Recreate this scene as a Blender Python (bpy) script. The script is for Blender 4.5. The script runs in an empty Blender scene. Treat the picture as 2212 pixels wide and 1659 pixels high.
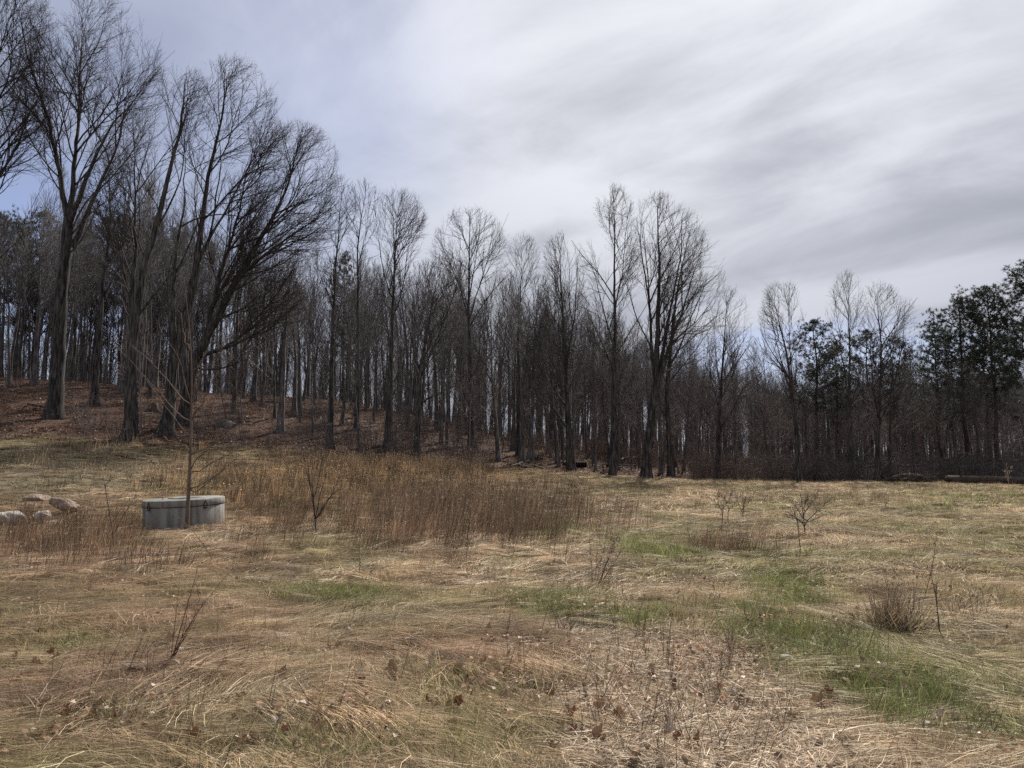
import bpy, math
import numpy as np
from mathutils import Vector

R = math.radians
scene = bpy.context.scene
col = scene.collection
rng = np.random.default_rng(11)

# ------------------------------------------------------------------ camera
CAM_Z = 1.6
PITCH = R(5.5)
cam_d = bpy.data.cameras.new('camera')
cam_d.sensor_width = 36.0
cam_d.lens = 36.0 * 1640.0 / 2212.0
cam_d.clip_start = 0.05
cam_d.clip_end = 6000
cam = bpy.data.objects.new('camera', cam_d)
cam.location = (0, 0, CAM_Z)
cam.rotation_euler = (R(90) + PITCH, 0, 0)
col.objects.link(cam)
scene.camera = cam

# ------------------------------------------------------------------ light
SUN_AZ = R(21)          # to the right of the view axis (+Y), behind thin cloud
SUN_EL = R(46)
SUN_DIR = Vector((math.sin(SUN_AZ) * math.cos(SUN_EL), math.cos(SUN_AZ) * math.cos(SUN_EL), math.sin(SUN_EL)))
sl = bpy.data.lights.new('sun', 'SUN')
sl.energy = 5.0
sl.angle = R(1.6)
sl.color = (1.0, 0.955, 0.89)
sun = bpy.data.objects.new('sun', sl)
sun.rotation_euler = SUN_DIR.to_track_quat('Z', 'Y').to_euler()
sun.location = (20, 40, 60)
col.objects.link(sun)

scene.view_settings.view_transform = 'Standard'
scene.view_settings.look = 'None'
scene.view_settings.exposure = 0.42
scene.view_settings.gamma = 1.0
scene.view_settings.use_curve_mapping = False
scene.cycles.use_denoising = False
scene.cycles.sample_clamp_indirect = 3.0
scene.cycles.sample_clamp_direct = 8.0
scene.cycles.max_bounces = 6
scene.cycles.diffuse_bounces = 3
scene.cycles.transmission_bounces = 3
scene.cycles.transparent_max_bounces = 8
scene.render.film_transparent = False


class NT:
    """small helper for node trees"""
    def __init__(self, tree):
        self.t = tree
        tree.nodes.clear()

    def n(self, kind, **kw):
        nd = self.t.nodes.new(kind)
        for k, v in kw.items():
            if k == 'inp':
                for a, b in v.items():
                    nd.inputs[a].default_value = b
            else:
                setattr(nd, k, v)
        return nd

    def l(self, a, b):
        self.t.links.new(a, b)

    def val(self, x, sock):
        if hasattr(x, 'default_value') or hasattr(x, 'is_output'):
            self.l(x, sock)
        else:
            sock.default_value = x

    def math(self, op, a, b=None, clamp=False):
        nd = self.n('ShaderNodeMath', operation=op, use_clamp=clamp)
        self.val(a, nd.inputs[0])
        if b is not None:
            self.val(b, nd.inputs[1])
        return nd.outputs[0]

    def mix(self, f, a, b, blend='MIX'):
        nd = self.n('ShaderNodeMix', data_type='RGBA', blend_type=blend)
        self.val(f, nd.inputs[0])
        self.val(a, nd.inputs[6])
        self.val(b, nd.inputs[7])
        return nd.outputs[2]

    def ramp(self, x, a, b, smooth=True):
        nd = self.n('ShaderNodeMapRange', interpolation_type='SMOOTHSTEP' if smooth else 'LINEAR')
        self.val(x, nd.inputs[0])
        nd.inputs[1].default_value = a
        nd.inputs[2].default_value = b
        nd.inputs[3].default_value = 0
        nd.inputs[4].default_value = 1
        return nd.outputs[0]


def build_world():
    w = bpy.data.worlds.new('World')
    scene.world = w
    w.use_nodes = True
    k = NT(w.node_tree)
    out = k.n('ShaderNodeOutputWorld')
    bg = k.n('ShaderNodeBackground')
    bg.inputs['Strength'].default_value = 0.074
    k.l(bg.outputs[0], out.inputs[0])
    sky = k.n('ShaderNodeTexSky', sky_type='NISHITA')
    sky.sun_disc = False
    sky.sun_elevation = SUN_EL
    sky.sun_rotation = SUN_AZ
    sky.altitude = 250
    tc = k.n('ShaderNodeTexCoord')
    D = tc.outputs['Generated']
    sep = k.n('ShaderNodeSeparateXYZ')
    k.l(D, sep.inputs[0])
    X, Y, Z = sep.outputs
    # the cloud sheet: a flat layer overhead, direction / height
    zc = k.math('ADD', k.math('MAXIMUM', Z, 0.0), 0.17)
    px = k.math('DIVIDE', X, zc)
    py = k.math('DIVIDE', Y, zc)
    a = R(-50)
    # along the streaks / across the streaks
    al = k.math('ADD', k.math('MULTIPLY', px, math.sin(a)), k.math('MULTIPLY', py, math.cos(a)))
    ac = k.math('SUBTRACT', k.math('MULTIPLY', px, math.cos(a)), k.math('MULTIPLY', py, math.sin(a)))

    def noise(sx, sy, ox, oy, detail, rough, dist=0.0):
        cb = k.n('ShaderNodeCombineXYZ')
        k.val(k.math('MULTIPLY_ADD', al, sx), cb.inputs[0])
        cb.inputs[0].links[0].from_node.inputs[2].default_value = ox
        k.val(k.math('MULTIPLY_ADD', ac, sy), cb.inputs[1])
        cb.inputs[1].links[0].from_node.inputs[2].default_value = oy
        nz = k.n('ShaderNodeTexNoise', noise_dimensions='2D')
        nz.inputs['Scale'].default_value = 1.0
        nz.inputs['Detail'].default_value = detail
        nz.inputs['Roughness'].default_value = rough
        nz.inputs['Distortion'].default_value = dist
        k.l(cb.outputs[0], nz.inputs['Vector'])
        return nz.outputs['Fac']

    n_band = noise(0.22, 1.15, 51.2, 6.4, 3, 0.5, 0.5)       # broad streaks
    n_fine = noise(0.55, 2.6, 4.4, 2.7, 6, 0.55, 0.6)       # fibres
    n_lump = noise(1.3, 1.9, 18.3, 6.6, 7, 0.58, 0.3)        # soft lumps
    dens = k.math('ADD', k.math('ADD', k.math('MULTIPLY', n_band, .8), k.math('MULTIPLY', n_fine, 0.24)),
                  k.math('MULTIPLY', n_lump, 0.6))
    thick = k.ramp(dens, 0.66, 1.08)

    def toward(az, el, lo, hi):
        d = k.n('ShaderNodeVectorMath', operation='DOT_PRODUCT')
        k.l(D, d.inputs[0])
        d.inputs[1].default_value = (math.sin(R(az)) * math.cos(R(el)), math.cos(R(az)) * math.cos(R(el)), math.sin(R(el)))
        return k.ramp(d.outputs['Value'], math.cos(R(lo)), math.cos(R(hi)))

    glow = toward(math.degrees(SUN_AZ) - 7, math.degrees(SUN_EL) - 4, 44, 4)
    # cloud brightness (in units of the nishita scale: x10 because strength is 0.1)
    base = k.mix(thick, (4.8, 5.05, 5.8, 1), (3.5, 3.72, 4.4, 1))
    warm = k.mix(k.math('MULTIPLY', glow, 1.0), (0, 0, 0, 1), (4.3, 4.25, 4.15, 1))
    lit = k.mix(k.math('SUBTRACT', 1.0, k.math('MULTIPLY', thick, 0.70)), (0, 0, 0, 1), warm)
    cloud = k.mix(1.0, base, lit, 'ADD')
    # thin places where the blue comes through: low over the far wood and high on the left
    ux = k.math('DIVIDE', k.math('SUBTRACT', k.math('DIVIDE', X, k.math('MAXIMUM', Y, 0.1)), 0.37), 0.30)
    uz = k.math('DIVIDE', k.math('SUBTRACT', Z, 0.115), 0.085)
    low = k.math('SUBTRACT', 1.0, k.math('ADD', k.math('MULTIPLY', ux, ux), k.math('MULTIPLY', uz, uz)))
    low = k.ramp(k.math('ADD', low, k.math('MULTIPLY', k.math('SUBTRACT', n_band, 0.5), 2.6)), 0.0, 1.3)
    gap = k.math('MAXIMUM', k.math('MULTIPLY', low, 0.8), k.math('MULTIPLY', toward(-27, 24, 26, 4), 0.42))
    gap = k.math('MAXIMUM', gap, k.math('MULTIPLY', toward(-33, 8, 17, 4), 0.85))
    gap = k.math('MULTIPLY', gap, k.math('ADD', 0.55, k.math('MULTIPLY', n_lump, 0.9)), clamp=True)
    skyc = k.mix(1.0, sky.outputs[0], (1.0, 1.0, 1.18, 1), 'MULTIPLY')
    skyc = k.mix(0.35, skyc, (4.6, 5.2, 8.0, 1))
    res = k.mix(gap, cloud, skyc)
    k.l(res, bg.inputs['Color'])


build_world()

# ------------------------------------------------------------------ measuring
F, CX, CY = 1640.0, 1106.0, 829.5
CP, SP = math.cos(PITCH), math.sin(PITCH)


def slope(py):
    v = (CY - np.asarray(py, float)) / F
    return (SP + v * CP) / (CP - v * SP)


def at(px, py, Y):
    """the point of the place seen at photo pixel (px, py) (2212 wide) at depth Y"""
    v = (CY - py) / F
    k = Y / (CP - v * SP)
    return np.array([(px - CX) / F * k, Y, CAM_Z + k * (SP + v * CP)])


def project(x, y, z):
    zz = z - CAM_Z
    d = np.maximum(y * CP + zz * SP, 0.1)
    return CX + F * x / d, CY - F * (-y * SP + zz * CP) / d


# value noise
def _hash(i, j, s):
    n = (i * 374761393 + j * 668265263 + s * 974634457) & 0x7fffffff
    n = ((n ^ (n >> 13)) * 1274126177) & 0x7fffffff
    return ((n ^ (n >> 16)) & 0xffff) / 65535.0


def vnoise(x, y, s=0):
    x = np.asarray(x, float); y = np.asarray(y, float)
    i = np.floor(x).astype(np.int64); j = np.floor(y).astype(np.int64)
    fx = x - i; fy = y - j
    fx = fx * fx * (3 - 2 * fx); fy = fy * fy * (3 - 2 * fy)
    a = _hash(i, j, s); b = _hash(i + 1, j, s); c = _hash(i, j + 1, s); d = _hash(i + 1, j + 1, s)
    return (a * (1 - fx) + b * fx) * (1 - fy) + (c * (1 - fx) + d * fx) * fy


def fbm(x, y, s=0, o=4):
    t = 0; a = 0.5; n = 0
    for k in range(o):
        t = t + a * vnoise(x * 2 ** k + 17.3 * k, y * 2 ** k + 5.1 * k, s + k)
        n += a; a *= 0.5
    return t / n


def sstep(t):
    t = np.clip(t, 0, 1)
    return t * t * (3 - 2 * t)


# ------------------------------------------------------------------ terrain
T_PX = np.array([-900, 0, 300, 700, 1100, 1400, 1700, 2212, 3200.])
T_YE = np.array([36, 36, 38, 42, 46.5, 50, 52, 48, 48.])
T_ZE = CAM_Z + T_YE * slope(np.array([950, 950, 962, 984, 1013, 1035, 1042, 1044, 1044.]))
C_PX = np.array([-900, 0, 450, 800, 1000, 1150, 1300, 1450, 1700, 3200.])
C_YC = np.array([62, 62, 64, 68, 72, 75, 76, 76, 76, 76.])
C_ZC = CAM_Z + C_YC * slope(np.array([812, 816, 848, 872, 925, 958, 984, 1000, 1014, 1016.]))


def smooth_interp(x, xp, fp):
    r = 0
    for o in (-90, -45, 0, 45, 90):
        r = r + np.interp(x + o, xp, fp)
    return r / 5


def height(x, y):
    x = np.asarray(x, float); y = np.asarray(y, float)
    u = x / np.maximum(y, 6)
    px = CX + F * u / CP
    ye = smooth_interp(px, T_PX, T_YE); ze = smooth_interp(px, T_PX, T_ZE)
    yc = smooth_interp(px, C_PX, C_YC); zc = smooth_interp(px, C_PX, C_ZC)
    r0 = 17.0
    t1 = np.clip((y - r0) / (ye - r0), 0, 1)
    t1 = t1 ** 1.25
    t2 = np.clip((y - ye) / (yc - ye), 0, 1)
    t2 = 1 - (1 - t2) ** 1.35
    t3 = sstep((y - yc) / 60)
    z = ze * t1 + (zc - ze) * t2 - t3 * np.maximum(zc - 0.2, 0) * 0.8
    amp = 1.0
    z = z + (fbm(x / 5.0, y / 5.0, 3, 3) - 0.5) * 0.16 * amp * np.clip(y / 8, 0.4, 1) + (fbm(x / 0.9, y / 0.9, 9, 3) - 0.5) * 0.20
    z = np.where(y > 140, z * np.clip(1 - (y - 140) / 200, 0, 1) , z)
    return z


def x_at(px, Y, z=None):
    """x of the ground point seen in photo column px at depth Y"""
    x = (px - CX) / F * Y
    for _ in range(2):
        zz = height(x, Y) if z is None else z
        x = (px - CX) / F * (Y * CP + (zz - CAM_Z) * SP)
    return x


def ground_hit(px, py, ymin=3.0, ymax=95.0):
    Y = np.arange(ymin, ymax, 0.05)
    v = (CY - py) / F
    k = Y / (CP - v * SP)
    x = (px - CX) / F * k
    z = CAM_Z + k * (SP + v * CP)
    h = height(x, Y)
    i = np.nonzero(z <= h)[0]
    i = i[0] if len(i) else len(Y) - 1
    return np.array([x[i], Y[i], h[i]])


# ------------------------------------------------------------------ ground cover zones
def blob(px, py, cx, cy, rx, ry, rot=0.0):
    c, s = math.cos(R(rot)), math.sin(R(rot))
    dx = px - cx; dy = py - cy
    a = (dx * c + dy * s) / rx; b = (-dx * s + dy * c) / ry
    return np.exp(-(a * a + b * b) ** 1.5)


def zones(x, y, z):
    px, py = project(x, y, z)
    n1 = fbm(x / 1.1, y / 1.1, 21, 4); n2 = fbm(x / 3.0, y / 3.0, 31, 4); n3 = fbm(x / 0.45, y / 0.45, 41, 3)
    wx = (n2 - .5) * 260; wy = (n1 - .5) * 90 * np.clip((py - 980) / 300, 0.1, 1.2)
    qx = px + wx; qy = py + wy
    bare = np.maximum.reduce([blob(qx, qy, 1420, 1440, 300, 85, 8), blob(qx, qy, 1500, 1560, 330, 110, 6), blob(qx, qy, 1480, 1700, 380, 120)])
    bare = sstep((bare - 0.25) / 0.4)
    green = np.maximum.reduce([
        blob(qx, qy, 1830, 1430, 300, 75, 22), blob(qx, qy, 2120, 1560, 260, 90, 22), blob(qx, qy, 1320, 1325, 200, 42) * .95,
        blob(qx, qy, 1500, 1195, 150, 26) * .9, blob(qx, qy, 60, 1395, 160, 34) * .9, blob(qx, qy, 720, 1290, 160, 30) * .8,
        blob(qx, qy, 1170, 1150, 140, 24) * .8, blob(qx, qy, 2080, 1085, 200, 18) * .55, blob(qx, qy, 420, 1050, 180, 18) * .5,
        blob(qx, qy, 1640, 1300, 200, 40) * .75, blob(qx, qy, 1000, 1500, 160, 24) * .55, blob(qx, qy, 300, 1540, 380, 40) * .6,
        blob(qx, qy, 700, 1630, 340, 30) * .6, blob(qx, qy, 1250, 1640, 160, 30) * .6, blob(qx, qy, 200, 1640, 200, 30) * .6])
    green = np.clip(green * np.clip(-.25 + 2.4 * n3, 0, 1.25) + sstep((n1 - .50) / .16) * np.where(py > 1180, .42, .16), 0, 1)
    red = np.maximum.reduce([
        blob(qx, qy, 250, 1210, 520, 55), blob(qx, qy, 250, 1430, 420, 36, -8), blob(qx, qy, 1020, 1420, 230, 46, -16), blob(qx, qy, 130, 1600, 260, 30, -8) * .7, blob(qx, qy, 900, 1410, 260, 40, -18), blob(qx, qy, 130, 1470, 300, 40, -6),
        blob(qx, qy, 1010, 1140, 240, 55), blob(qx, qy, 350, 1330, 420, 26, -4) * .8, blob(qx, qy, 560, 1210, 180, 40, -10) * .9,
        blob(qx, qy, 1600, 1190, 70, 20) * .9, blob(qx, qy, 1150, 1500, 200, 26, -8) * .6, blob(qx, qy, 300, 1110, 500, 50) * .6])
    red = np.clip(red * (0.5 + 1.0 * n1), 0, 1)
    orange = np.maximum(blob(qx, qy, 830, 1020, 400, 32) , blob(qx, qy, 640, 1060, 260, 30) * .7)
    mound = blob(px, py, 120, 1020, 420, 62)
    gap_shade = sstep((fbm(x / .32, y / .32, 55, 3) - .56) / .10) * sstep((14 - y) / 8)  # noise spots with fewer blades, where shade is painted on the ground
    gap_shade = gap_shade * (1 - .7 * bare)
    litter = edge_dist(x, y)
    litter = sstep((litter + 1.5 + (n1 - .5) * 5) / 2.2)
    return dict(px=px, py=py, bare=bare, green=green, red=red, orange=orange, mound=mound, litter=litter, gap_shade=gap_shade, n1=n1, n2=n2, n3=n3)


def edge_dist(x, y):
    """metres behind the edge of the wood"""
    px = CX + F * (x / np.maximum(y, 6)) / CP
    return y - smooth_interp(px, T_PX, T_YE)


TAN = np.array([.42, .31, .19]); BLEACH = np.array([.60, .49, .345]); RED = np.array([.37, .255, .175])
GREEN = np.array([.20, .225, .078]); OLIVE = np.array([.29, .26, .125]); ORANGE = np.array([.40, .265, .14]); GREY = np.array([.33, .28, .20])


def cover_tint(zn, kind, rg):
    n = len(zn['px'])
    r = rg.random(n)[:, None]
    c = TAN[None] * (1 - 0.45 * r) + BLEACH[None] * (0.45 * r)
    def mixin(c, w, k):
        w = np.clip(w, 0, 1)[:, None]
        return c * (1 - w) + k[None] * w
    c = mixin(c, np.clip((zn['n2'] - .40) * 3.0, 0, .75), OLIVE * .85)
    c = mixin(c, np.clip((.47 - zn['n1']) * 3.2, 0, .6), np.array([.27, .19, .125]))
    c = mixin(c, zn['mound'] * .7, GREY * .9)
    c = mixin(c, zn['orange'] * .85, ORANGE)
    c = mixin(c, zn['red'] * .85 * (0.6 + .6 * rg.random(n)), RED)
    g = zn['green']
    if kind == 'short':
        c = mixin(c, (g * 1.35) * (rg.random(n) < .35 + g), GREEN)
        c = mixin(c, zn['bare'] * .9, np.array([.35, .255, .165]))
    else:
        c = mixin(c, g * .45 * (rg.random(n) < .6), OLIVE)
    c = c * (0.62 + 1.05 * rg.random(n)[:, None] ** 1.2)
    return c


# ------------------------------------------------------------------ mesh helpers
def mesh_np(name, V, T, mat=None, smooth=True, attrs=None):
    me = bpy.data.meshes.new(name)
    V = np.asarray(V, np.float32); T = np.asarray(T, np.int32)
    me.vertices.add(len(V)); me.vertices.foreach_set('co', V.ravel())
    m = len(T)
    if m:
        me.loops.add(3 * m); me.loops.foreach_set('vertex_index', T.ravel())
        me.polygons.add(m)
        me.polygons.foreach_set('loop_start', np.arange(0, 3 * m, 3, dtype=np.int32))
        me.polygons.foreach_set('use_smooth', np.full(m, smooth))
    for k, (typ, arr) in (attrs or {}).items():
        a = me.attributes.new(k, typ, 'POINT')
        arr = np.asarray(arr)
        if typ == 'FLOAT_VECTOR':
            a.data.foreach_set('vector', arr.astype(np.float32).ravel())
        elif typ == 'INT':
            a.data.foreach_set('value', arr.astype(np.int32))
        else:
            a.data.foreach_set('value', arr.astype(np.float32))
    me.update(calc_edges=True)
    if mat:
        me.materials.append(mat)
    return me


def norm(v):
    v = np.asarray(v, float)
    return v / np.maximum(np.linalg.norm(v, axis=-1, keepdims=True), 1e-9)


class MB:
    def __init__(self):
        self.v = []; self.t = []; self.n = 0; self.s = []

    def add(self, V, T, shade=None):
        V = np.asarray(V, float).reshape(-1, 3)
        self.v.append(V); self.t.append(np.asarray(T, np.int64).reshape(-1, 3) + self.n)
        self.s.append(np.full(len(V), 0.5) if shade is None else np.broadcast_to(shade, (len(V),)))
        self.n += len(V)

    def tube(self, P, r, sides=6, cap=True, shade=None, wob=None):
        P = np.asarray(P, float); k = len(P)
        r = np.broadcast_to(np.asarray(r, float), (k,))
        t = norm(np.gradient(P, axis=0))
        m = np.abs(t.mean(0))
        ref = np.array([1., 0.13, 0.07]) if m[0] < 0.6 * np.linalg.norm(t.mean(0)) + 1e-6 else np.array([0.1, 0.07, 1.])
        n = norm(np.cross(t, ref)); b = np.cross(t, n)
        a = np.arange(sides) * 2 * math.pi / sides
        rr = r[:, None] * (1 if wob is None else wob)
        V = P[:, None] + rr[..., None] * (np.cos(a)[None, :, None] * n[:, None] + np.sin(a)[None, :, None] * b[:, None])
        V = V.reshape(-1, 3)
        i = np.arange(k - 1)[:, None] * sides; j = np.arange(sides)[None]; j2 = (j + 1) % sides
        q = np.stack([i + j, i + j2, i + sides + j2, i + sides + j], -1).reshape(-1, 4)
        T = np.concatenate([q[:, [0, 1, 2]], q[:, [0, 2, 3]]])
        if cap:
            V = np.concatenate([V, P[:1], P[-1:]])
            c0, c1 = k * sides, k * sides + 1
            jj = np.arange(sides); jn = (jj + 1) % sides
            T = np.concatenate([T, np.stack([np.full(sides, c0), jn, jj], 1), np.stack([np.full(sides, c1), (k - 1) * sides + jj, (k - 1) * sides + jn], 1)])
        self.add(V, T, shade)

    def cones(self, P0, P1, P2, r, shade=None):
        """many thin three-sided twigs, kinked once"""
        n = len(P0)
        if not n:
            return
        t = norm(P2 - P0)
        ref = np.where(np.abs(t[:, :1]) < .7, np.array([[1., 0, 0]]), np.array([[0, 0, 1.]]))
        a = norm(np.cross(t, ref)); b = np.cross(t, a)
        V = np.zeros((n, 7, 3))
        for q in range(3):
            c, s = math.cos(q * 2.0944), math.sin(q * 2.0944)
            o = (a * c + b * s) * r[:, None]
            V[:, q] = P0 + o; V[:, 3 + q] = P1 + o * .7
        V[:, 6] = P2
        f = np.array([[0, 1, 4], [0, 4, 3], [1, 2, 5], [1, 5, 4], [2, 0, 3], [2, 3, 5], [3, 4, 6], [4, 5, 6], [5, 3, 6]])
        T = (np.arange(n) * 7)[:, None, None] + f[None]
        sh = None if shade is None else np.repeat(shade, 7)
        self.add(V.reshape(-1, 3), T.reshape(-1, 3), sh)

    def spikes(self, P0, P2, r, shade=None):
        n = len(P0)
        if not n:
            return
        t = norm(P2 - P0)
        ref = np.where(np.abs(t[:, :1]) < .7, np.array([[1., 0, 0]]), np.array([[0, 0, 1.]]))
        a = norm(np.cross(t, ref)); b = np.cross(t, a)
        V = np.zeros((n, 4, 3))
        for q in range(3):
            V[:, q] = P0 + (a * math.cos(q * 2.0944) + b * math.sin(q * 2.0944)) * r[:, None]
        V[:, 3] = P2
        T = (np.arange(n) * 4)[:, None, None] + np.array([[0, 1, 3], [1, 2, 3], [2, 0, 3]])[None]
        self.add(V.reshape(-1, 3), T.reshape(-1, 3), None if shade is None else np.repeat(shade, 4))

    def ribbons(self, C, side, w, shade):
        """C (n,k,3) centre lines, side (n,3), w (n,k) half widths"""
        n, k = C.shape[:2]
        V = np.stack([C - side[:, None] * w[..., None], C + side[:, None] * w[..., None]], 2).reshape(-1, 3)
        i = (np.arange(n) * 2 * k)[:, None] + (np.arange(k - 1) * 2)[None]
        T = np.concatenate([np.stack([i, i + 1, i + 3], -1).reshape(-1, 3), np.stack([i, i + 3, i + 2], -1).reshape(-1, 3)])
        self.add(V, T, np.repeat(shade, 2 * k))

    def arrays(self):
        return np.concatenate(self.v), np.concatenate(self.t), np.concatenate(self.s)

    def mesh(self, name, mat, smooth=True):
        V, T, S = self.arrays()
        return mesh_np(name, V, T, mat, smooth, {'shade': ('FLOAT', S)})

    def build(self, name, mat, parent=None, smooth=True, origin=None):
        o = bpy.data.objects.new(name, None) if not self.v else None
        V, T, S = self.arrays()
        if origin is not None:
            V = V - np.asarray(origin)[None]
        o = bpy.data.objects.new(name, mesh_np(name, V, T, mat, smooth, {'shade': ('FLOAT', S)}))
        if parent is not None:
            o.parent = parent
        col.objects.link(o)
        return o


def tag(o, label=None, cat=None, group=None, kind=None):
    if label: o['label'] = label
    if cat: o['category'] = cat
    if group: o['group'] = group
    if kind: o['kind'] = kind
    return o


def thing(name, loc, label, cat, group=None):
    o = bpy.data.objects.new(name, None)
    o.empty_display_size = 0.3
    o.location = loc
    col.objects.link(o)
    return tag(o, label, cat, group)


def dup(root, loc, rz=0.0, scale=1.0, label=None, group=None):
    r = root.copy(); r.location = loc; r.rotation_euler = (0, 0, rz); r.scale = (scale,) * 3
    col.objects.link(r)
    if label: r['label'] = label
    if group: r['group'] = group
    for ch in list(root.children):
        c = ch.copy(); c.parent = r; col.objects.link(c)
    return r


# ------------------------------------------------------------------ materials
def material(name, rough=0.85):
    m = bpy.data.materials.new(name)
    m.use_nodes = True
    k = NT(m.node_tree)
    out = k.n('ShaderNodeOutputMaterial')
    bs = k.n('ShaderNodeBsdfPrincipled')
    bs.inputs['Roughness'].default_value = rough
    bs.inputs['Specular IOR Level'].default_value = 0.25
    k.l(bs.outputs[0], out.inputs[0])
    return m, k, bs, out


def mat_noise(name, stops, scale, stretch=(1, 1, 1), bump=0.3, dist=0.02, rough=0.9, detail=8, world=False):
    m, k, bs, out = material(name, rough)
    tc = k.n('ShaderNodeTexCoord')
    mp = k.n('ShaderNodeMapping'); mp.inputs['Scale'].default_value = stretch
    if world:
        k.l(k.n('ShaderNodeNewGeometry').outputs['Position'], mp.inputs[0])
    else:
        k.l(tc.outputs['Object'], mp.inputs[0])
    nz = k.n('ShaderNodeTexNoise'); nz.inputs['Scale'].default_value = scale; nz.inputs['Detail'].default_value = detail
    nz.inputs['Roughness'].default_value = 0.62
    k.l(mp.outputs[0], nz.inputs['Vector'])
    cr = k.n('ShaderNodeValToRGB')
    el = cr.color_ramp.elements
    while len(el) < len(stops):
        el.new(0.5)
    for e, (p, c) in zip(el, stops):
        e.position = p; e.color = (*c, 1)
    k.l(nz.outputs['Fac'], cr.inputs[0])
    oi = k.n('ShaderNodeObjectInfo')
    v = k.math('ADD', 0.82, k.math('MULTIPLY', oi.outputs['Random'], 0.36))
    c = k.mix(1.0, cr.outputs[0], v, 'MULTIPLY')
    k.l(c, bs.inputs['Base Color'])
    if bump:
        bp = k.n('ShaderNodeBump'); bp.inputs['Strength'].default_value = bump; bp.inputs['Distance'].default_value = dist
        k.l(nz.outputs['Fac'], bp.inputs['Height']); k.l(bp.outputs[0], bs.inputs['Normal'])
    return m


M_BARK = mat_noise('bark_furrowed', [(.40, (.016, .014, .013)), (.5, (.050, .043, .039)), (.62, (.115, .10, .09))], 3.2, (3.2, 3.2, .42), 1.0, .06)
M_BARK2 = mat_noise('bark_forest_hazed', [(.40, (.042, .037, .036)), (.52, (.10, .088, .084)), (.64, (.19, .17, .16))], 3.0, (3, 3, .5), .8, .03)  # bark lightened so the haze over the wood sits in its colour
M_TWIG = mat_noise('bark_twig', [(.3, (.034, .027, .025)), (.7, (.075, .060, .053))], 2.0, (1, 1, 1), 0)
M_TWIG2 = mat_noise('bark_twig_wood_hazed', [(.3, (.085, .075, .074)), (.7, (.15, .134, .130))], 2.0, (1, 1, 1), 0)  # twigs of the wood lightened too, in place of haze
M_REDTWIG = mat_noise('bark_red_twig', [(.3, (.09, .045, .03)), (.7, (.17, .095, .062))], 4.0, (1, 1, 1), 0)
M_YOUNG = mat_noise('bark_young', [(.3, (.075, .052, .04)), (.6, (.15, .11, .085)), (.8, (.22, .17, .135))], 14.0, (1, 1, .3), .4, .006)
M_PINEBARK = mat_noise('bark_pine', [(.3, (.035, .026, .022)), (.7, (.095, .07, .058))], 4.0, (2, 2, .5), .8, .04)
M_LOG = mat_noise('log_bark', [(.3, (.09, .07, .05)), (.6, (.24, .195, .145)), (.8, (.36, .31, .24))], 8.0, (1, 1, 1), .5, .02)
M_DARKLOG = mat_noise('log_dark', [(.3, (.035, .026, .02)), (.7, (.11, .085, .065))], 6.0, (1, 1, 1), .6, .02)
M_IRON = mat_noise('rusty_iron', [(.3, (.012, .011, .011)), (.6, (.025, .02, .018)), (.8, (.06, .032, .02))], 9.0, (1, 1, 1), .3, .005, .75)
M_STONE = mat_noise('field_stone', [(.28, (.20, .17, .135)), (.5, (.38, .345, .30)), (.72, (.55, .51, .455))], 5.0, (1, 1, 1), .6, .02)
M_STONE2 = mat_noise('brown_stone', [(.3, (.10, .075, .055)), (.55, (.23, .175, .135)), (.75, (.42, .36, .29))], 4.0, (1, 1, 1.5), .6, .02)
M_MOSS = mat_noise('mossy_stone', [(.3, (.06, .06, .045)), (.55, (.15, .14, .115)), (.75, (.24, .235, .21))], 5.0, (1, 1, 1), .6, .02)


def mat_blade(name, color=None, trans=0.35, gloss=0.03):
    """thin plant matter: tint comes with each clump, shade with each blade"""
    m = bpy.data.materials.new(name); m.use_nodes = True
    k = NT(m.node_tree)
    out = k.n('ShaderNodeOutputMaterial')
    if color is None:
        at_ = k.n('ShaderNodeAttribute', attribute_type='INSTANCER', attribute_name='tint')
        c = at_.outputs['Color']
    else:
        c = (*color, 1)
    sh = k.n('ShaderNodeAttribute', attribute_type='GEOMETRY', attribute_name='shade')
    v = k.math('ADD', 0.32, k.math('MULTIPLY', k.math('POWER', sh.outputs['Fac'], 1.3), 1.25))
    c = k.mix(1.0, c, v, 'MULTIPLY')
    d = k.n('ShaderNodeBsdfDiffuse'); t = k.n('ShaderNodeBsdfTranslucent')
    k.l(c, d.inputs[0]); k.l(c, t.inputs[0])
    mx = k.n('ShaderNodeMixShader'); mx.inputs[0].default_value = trans
    k.l(d.outputs[0], mx.inputs[1]); k.l(t.outputs[0], mx.inputs[2])
    g = k.n('ShaderNodeBsdfGlossy'); g.inputs['Roughness'].default_value = .42
    g.inputs['Color'].default_value = (.9, .85, .75, 1)
    m2 = k.n('ShaderNodeMixShader'); m2.inputs[0].default_value = gloss
    k.l(mx.outputs[0], m2.inputs[1]); k.l(g.outputs[0], m2.inputs[2])
    k.l(m2.outputs[0], out.inputs[0])
    return m


M_GRASS = mat_blade('grass_blade')
M_STEM = mat_blade('dry_stem', None, .42)
M_BRUSH = mat_blade('bare_brush', None, .05, .01)
M_NEEDLE = mat_blade('pine_needle', (.050, .061, .044), .2)
M_WEED = mat_blade('weed_brown', (.40, .31, .245), .42)
M_RUSTGRASS = mat_blade('rust_grass', (.38, .28, .19), .25)
M_WEEDDARK = mat_blade('weed_dark', (.085, .058, .045), .1)
M_STRAW = mat_blade('weed_straw', (.62, .53, .39), .42)
M_LEAF = mat_blade('dead_leaf', (.22, .14, .085), .2)
M_LEAFPALE = mat_blade('pale_dead_leaf', (.42, .345, .27), .2)
M_LEAFRUST = mat_blade('rust_dead_leaf', (.17, .08, .04), .2)

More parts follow.
